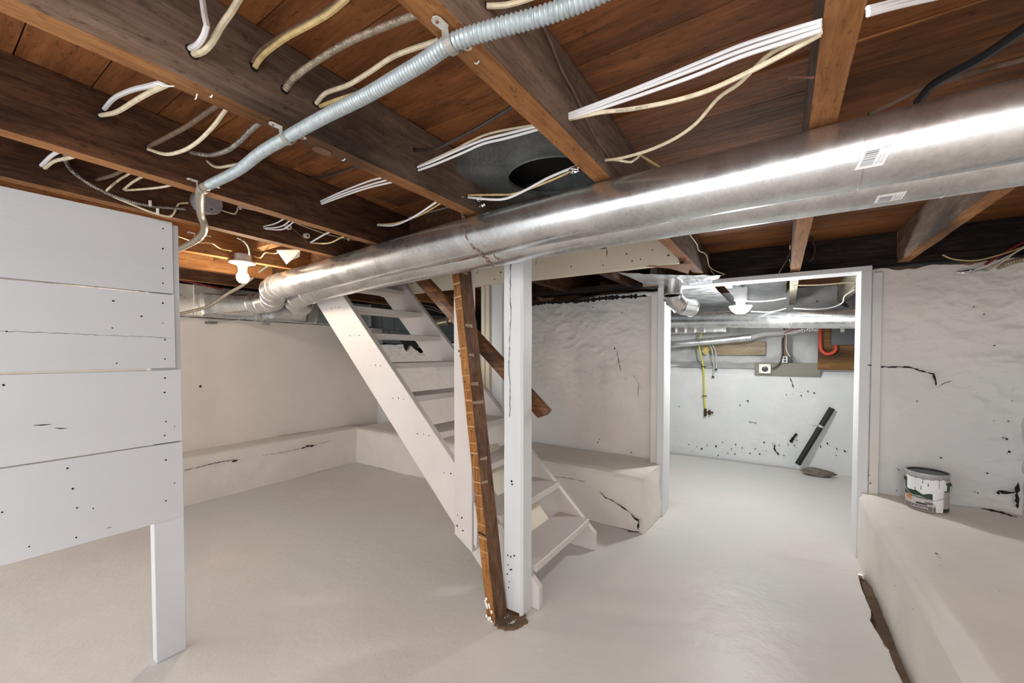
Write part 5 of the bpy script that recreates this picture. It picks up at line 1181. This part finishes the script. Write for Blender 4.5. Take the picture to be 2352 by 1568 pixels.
cable([(0.3415,5.22,1.5762),(0.3467,5.22,1.4648),(0.3487,5.22,1.3311),(0.3567,5.22,1.2731),(0.3962,5.22,1.233),(0.4416,5.22,1.2375),(0.4723,5.22,1.2727),(0.4715,5.22,1.321)], .016, m_red, 'thick red cable looping below the grey electrical box', grp='back room cables')
cable([(0.0332,4.9,1.4381),(0.1398,4.9,1.4783),(0.3109,4.9,1.5273)], .005, m_darkred, 'thin red cable slanting under the long back room duct', grp='back room cables')
dbx = thing('dryer_outlet', 'square white outlet box with a round black socket', 'outlet', (-0.13,5.25,1.0694))
a_ = (-0.186,5.235,1.0158); b_ = (-0.074,5.235,1.1184)
bm = NB(); box(bm, (a_[0], 5.215, a_[2]), (b_[0], 5.262, b_[2])); fin('outlet_plate', bm, m_porc, dbx, bevel=.006, seg=2)
c = Vector((-0.1291,5.214,1.0659)); bm = NB(); rev(bm, [(.030, -.002), (.030, .003), (.026, .004), (0, .004)], c, (0, -1, 0), 20); fin('socket', bm, m_black, dbx, smooth=True)
bm = NB(); dots(bm, [c + Vector((sx * .045, 0, sz * .04)) for sx in (-1, 1) for sz in (-1, 1)], (0, -1, 0), .004, .002); fin('screw', bm, m_ink, dbx)
do = thing('duplex_outlet', 'small grey double outlet box under the black conduit', 'outlet', (0.0511,5.26,1.1713))
a_ = (0.0243,5.25,1.1337); b_ = (0.0738,5.25,1.2043)
bm = NB(); box(bm, (a_[0], 5.225, a_[2]), (b_[0], 5.34, b_[2])); fin('outlet_box', bm, m_steel, do, bevel=.003)
for k in (.3, .72):
    bm = NB(); rev(bm, [(.013, 0), (.013, .003), (0, .003)], ((a_[0] + b_[0]) / 2, 5.225, a_[2] + (b_[2] - a_[2]) * k), (0, -1, 0), 14); fin('socket', bm, m_black, do)
bm = NB(); q = [(0.0499,5.26,1.5448),(0.0546,5.26,1.1994)]; obar(bm, q[0], q[1], (1, 0, 0), .038, .03); one('black_conduit', bm, m_cbr, 'dark upright conduit strip above the double outlet', 'conduit')
cable([(-0.0653,5.22,1.0718),(-0.0299,5.22,1.0914),(0.0086,5.22,1.1388),(0.0269,5.22,1.2182),(0.0254,5.22,1.3345),(0.0283,5.22,1.4041)], .0085, m_cb, 'black cord curving from the round socket outlet', grp='back room cables')
cable([(0.0532,5.23,1.5661),(0.0589,5.23,1.427),(0.0608,5.23,1.2879),(0.077,5.23,1.2323),(0.0926,5.23,1.2046)], .0042, m_cw, 'white cable down the dark conduit strip', grp='back room cables')
gt = thing('gas_tube', 'yellow gas tube ending in a dark brass valve on the far wall', 'gas line', (-0.747,5.27,0.4908))
bm = NB(); tube(bm, crom([(-0.77,5.26,1.4775),(-0.7928,5.26,1.3955),(-0.7968,5.26,1.3181),(-0.7768,5.26,1.2148),(-0.7518,5.26,1.0861),(-0.7402,5.26,0.8802),(-0.7334,5.26,0.6742),(-0.723,5.26,0.582)], .03), .0095, 10); fin('tube', bm, m_gas, gt, smooth=True)
v0 = Vector((-0.723,5.26,0.582)); bm = NB(); tube(bm, [v0, v0 - Vector((0, 0, .09))], .015, 10); tube(bm, [v0 - Vector((-.0, 0, .04)), v0 + Vector((.085, 0, -.04))], .011, 8); tube(bm, [v0 + Vector((.045, 0, -.015)), v0 + Vector((.045, 0, -.07))], .013, 8); fin('valve', bm, m_brass, gt, smooth=True)
for yy in ((-0.7456,5.25,1.0762), (-0.7326,5.25,0.7319)):
    bm = NB(); box(bm, (yy[0] - .025, 5.245, yy[2] - .005), (yy[0] + .025, 5.268, yy[2] + .005)); fin('clamp', bm, m_black, gt)
for i, q in enumerate(([(-0.7033,5.26,1.3685),(-0.656,5.26,1.2661),(-0.6357,5.26,1.0883),(-0.6435,5.26,0.9659)], [(-0.6709,5.26,1.3681),(-0.6239,5.26,1.2661),(-0.6136,5.26,1.1648),(-0.6124,5.26,1.0532)])):
    bm = NB(); tube(bm, crom(q, .03), .0075, 8); o = one('grey_tube', bm, m_grey, ['longer', 'shorter'][i] + ' thin grey tube hanging beside the yellow gas tube', 'tube', 'grey tubes on the far wall', smooth=True)
    bm = NB(); q1 = Vector(q[-1]); box(bm, q1 + Vector((-.012, -.01, -.014)), q1 + Vector((.012, .01, .004))); fin('end_cap', bm, m_black, o)
crumple_y = NB(); bmesh.ops.create_icosphere(crumple_y, subdivisions=3, radius=1)
c = Vector((-0.7374,5.38,1.2771))
for v in crumple_y.verts:
    q = v.co.copy(); v.co = c + Vector((q.x * .04, q.y * .03, q.z * .05)) * (1 + .5 * fbm(q.x * 2, q.y * 2, q.z * 2, 3))
one('foam_lump', crumple_y, m_yfoam, 'yellow foam lump left of the pale beam end', 'foam', smooth=True)
bpp = thing('black_drain_pipe', 'black iron pipe leaning against the far wall with a clamp', 'pipe', (0.1794,5.2,0.0843))
a_ = Vector((0.1755,5.19,0.0722)); b_ = Vector((0.4566,5.255,0.6773)); d = (b_ - a_).normalized()
bm = NB(); tube(bm, [a_, b_], .026, 16); fin('pipe_body', bm, m_pipe, bpp, smooth=True)
m_ = a_.lerp(b_, .68); bm = NB(); rev(bm, [(.026, -.012), (.031, -.010), (.031, .010), (.026, .012)], m_, d, 16); box(bm, m_ + Vector((-.07, -.012, -.004)), m_ + Vector((-.02, .004, .012))); fin('clamp', bm, m_steel, bpp)
bm = NB(); bmesh.ops.create_icosphere(bm, subdivisions=4, radius=1); c = Vector((0.336,5.1681,0.03))
for v in bm.verts:
    q = v.co.copy(); f = 1 + .25 * fbm(q.x * 1.6, q.y * 1.6, q.z * 1.6 + 4, 3); v.co = Vector((c.x + q.x * .135 * f, 5.12 + q.y * .075 * f, max(.0, .030 + q.z * .042 * f)))
one('stone', bm, m_stone, 'flat grey brown stone on the floor below the leaning pipe', 'stone', smooth=True)
for nm, q, mt in (('top pale cable under the doorway header', [(0.0937,3.62,1.7354),(0.2257,3.62,1.7266),(0.3466,3.62,1.7278),(0.421,3.62,1.7327)], m_cc), ('pale cable from the dome light to the middle joist', [(-0.2829,3.85,1.6751),(-0.1836,3.85,1.6612),(-0.064,3.85,1.66),(0.0394,3.85,1.6732)], m_cw), ('pale cable from the middle joist to the right', [(0.0932,4.2,1.6197),(0.2359,4.2,1.6042),(0.3497,4.2,1.6117),(0.4182,4.2,1.646),(0.4311,4.2,1.6974),(0.4895,4.2,1.7446)], m_cw), ('dark cable along the foil left of the dome light', [(-0.9205,4.3,1.6707),(-0.6781,4.3,1.6317),(-0.4512,4.3,1.6279),(-0.3431,4.3,1.6301)], m_cb), ('second dark cable along the foil below the first', [(-0.8378,4.3,1.6488),(-0.525,4.3,1.6071),(-0.3074,4.3,1.5961)], m_cb), ('pale green cable between dome light and joist', [(-0.2158,4.2,1.6108),(-0.0686,4.2,1.599),(0.0442,4.2,1.6226)], m_grey)):
    cable(q, .0052, mt, nm, grp='back room cables')
bm = NB(); tube(bm, crom([(-1.1307,5.26,0.0089),(-0.6239,5.26,0.0162),(-0.1867,5.26,0.0153),(0.1709,5.26,0.0133)], .05), .008, 8); one('floor_hose', bm, m_cpale, 'pale hose along the foot of the far wall', 'hose', smooth=True)
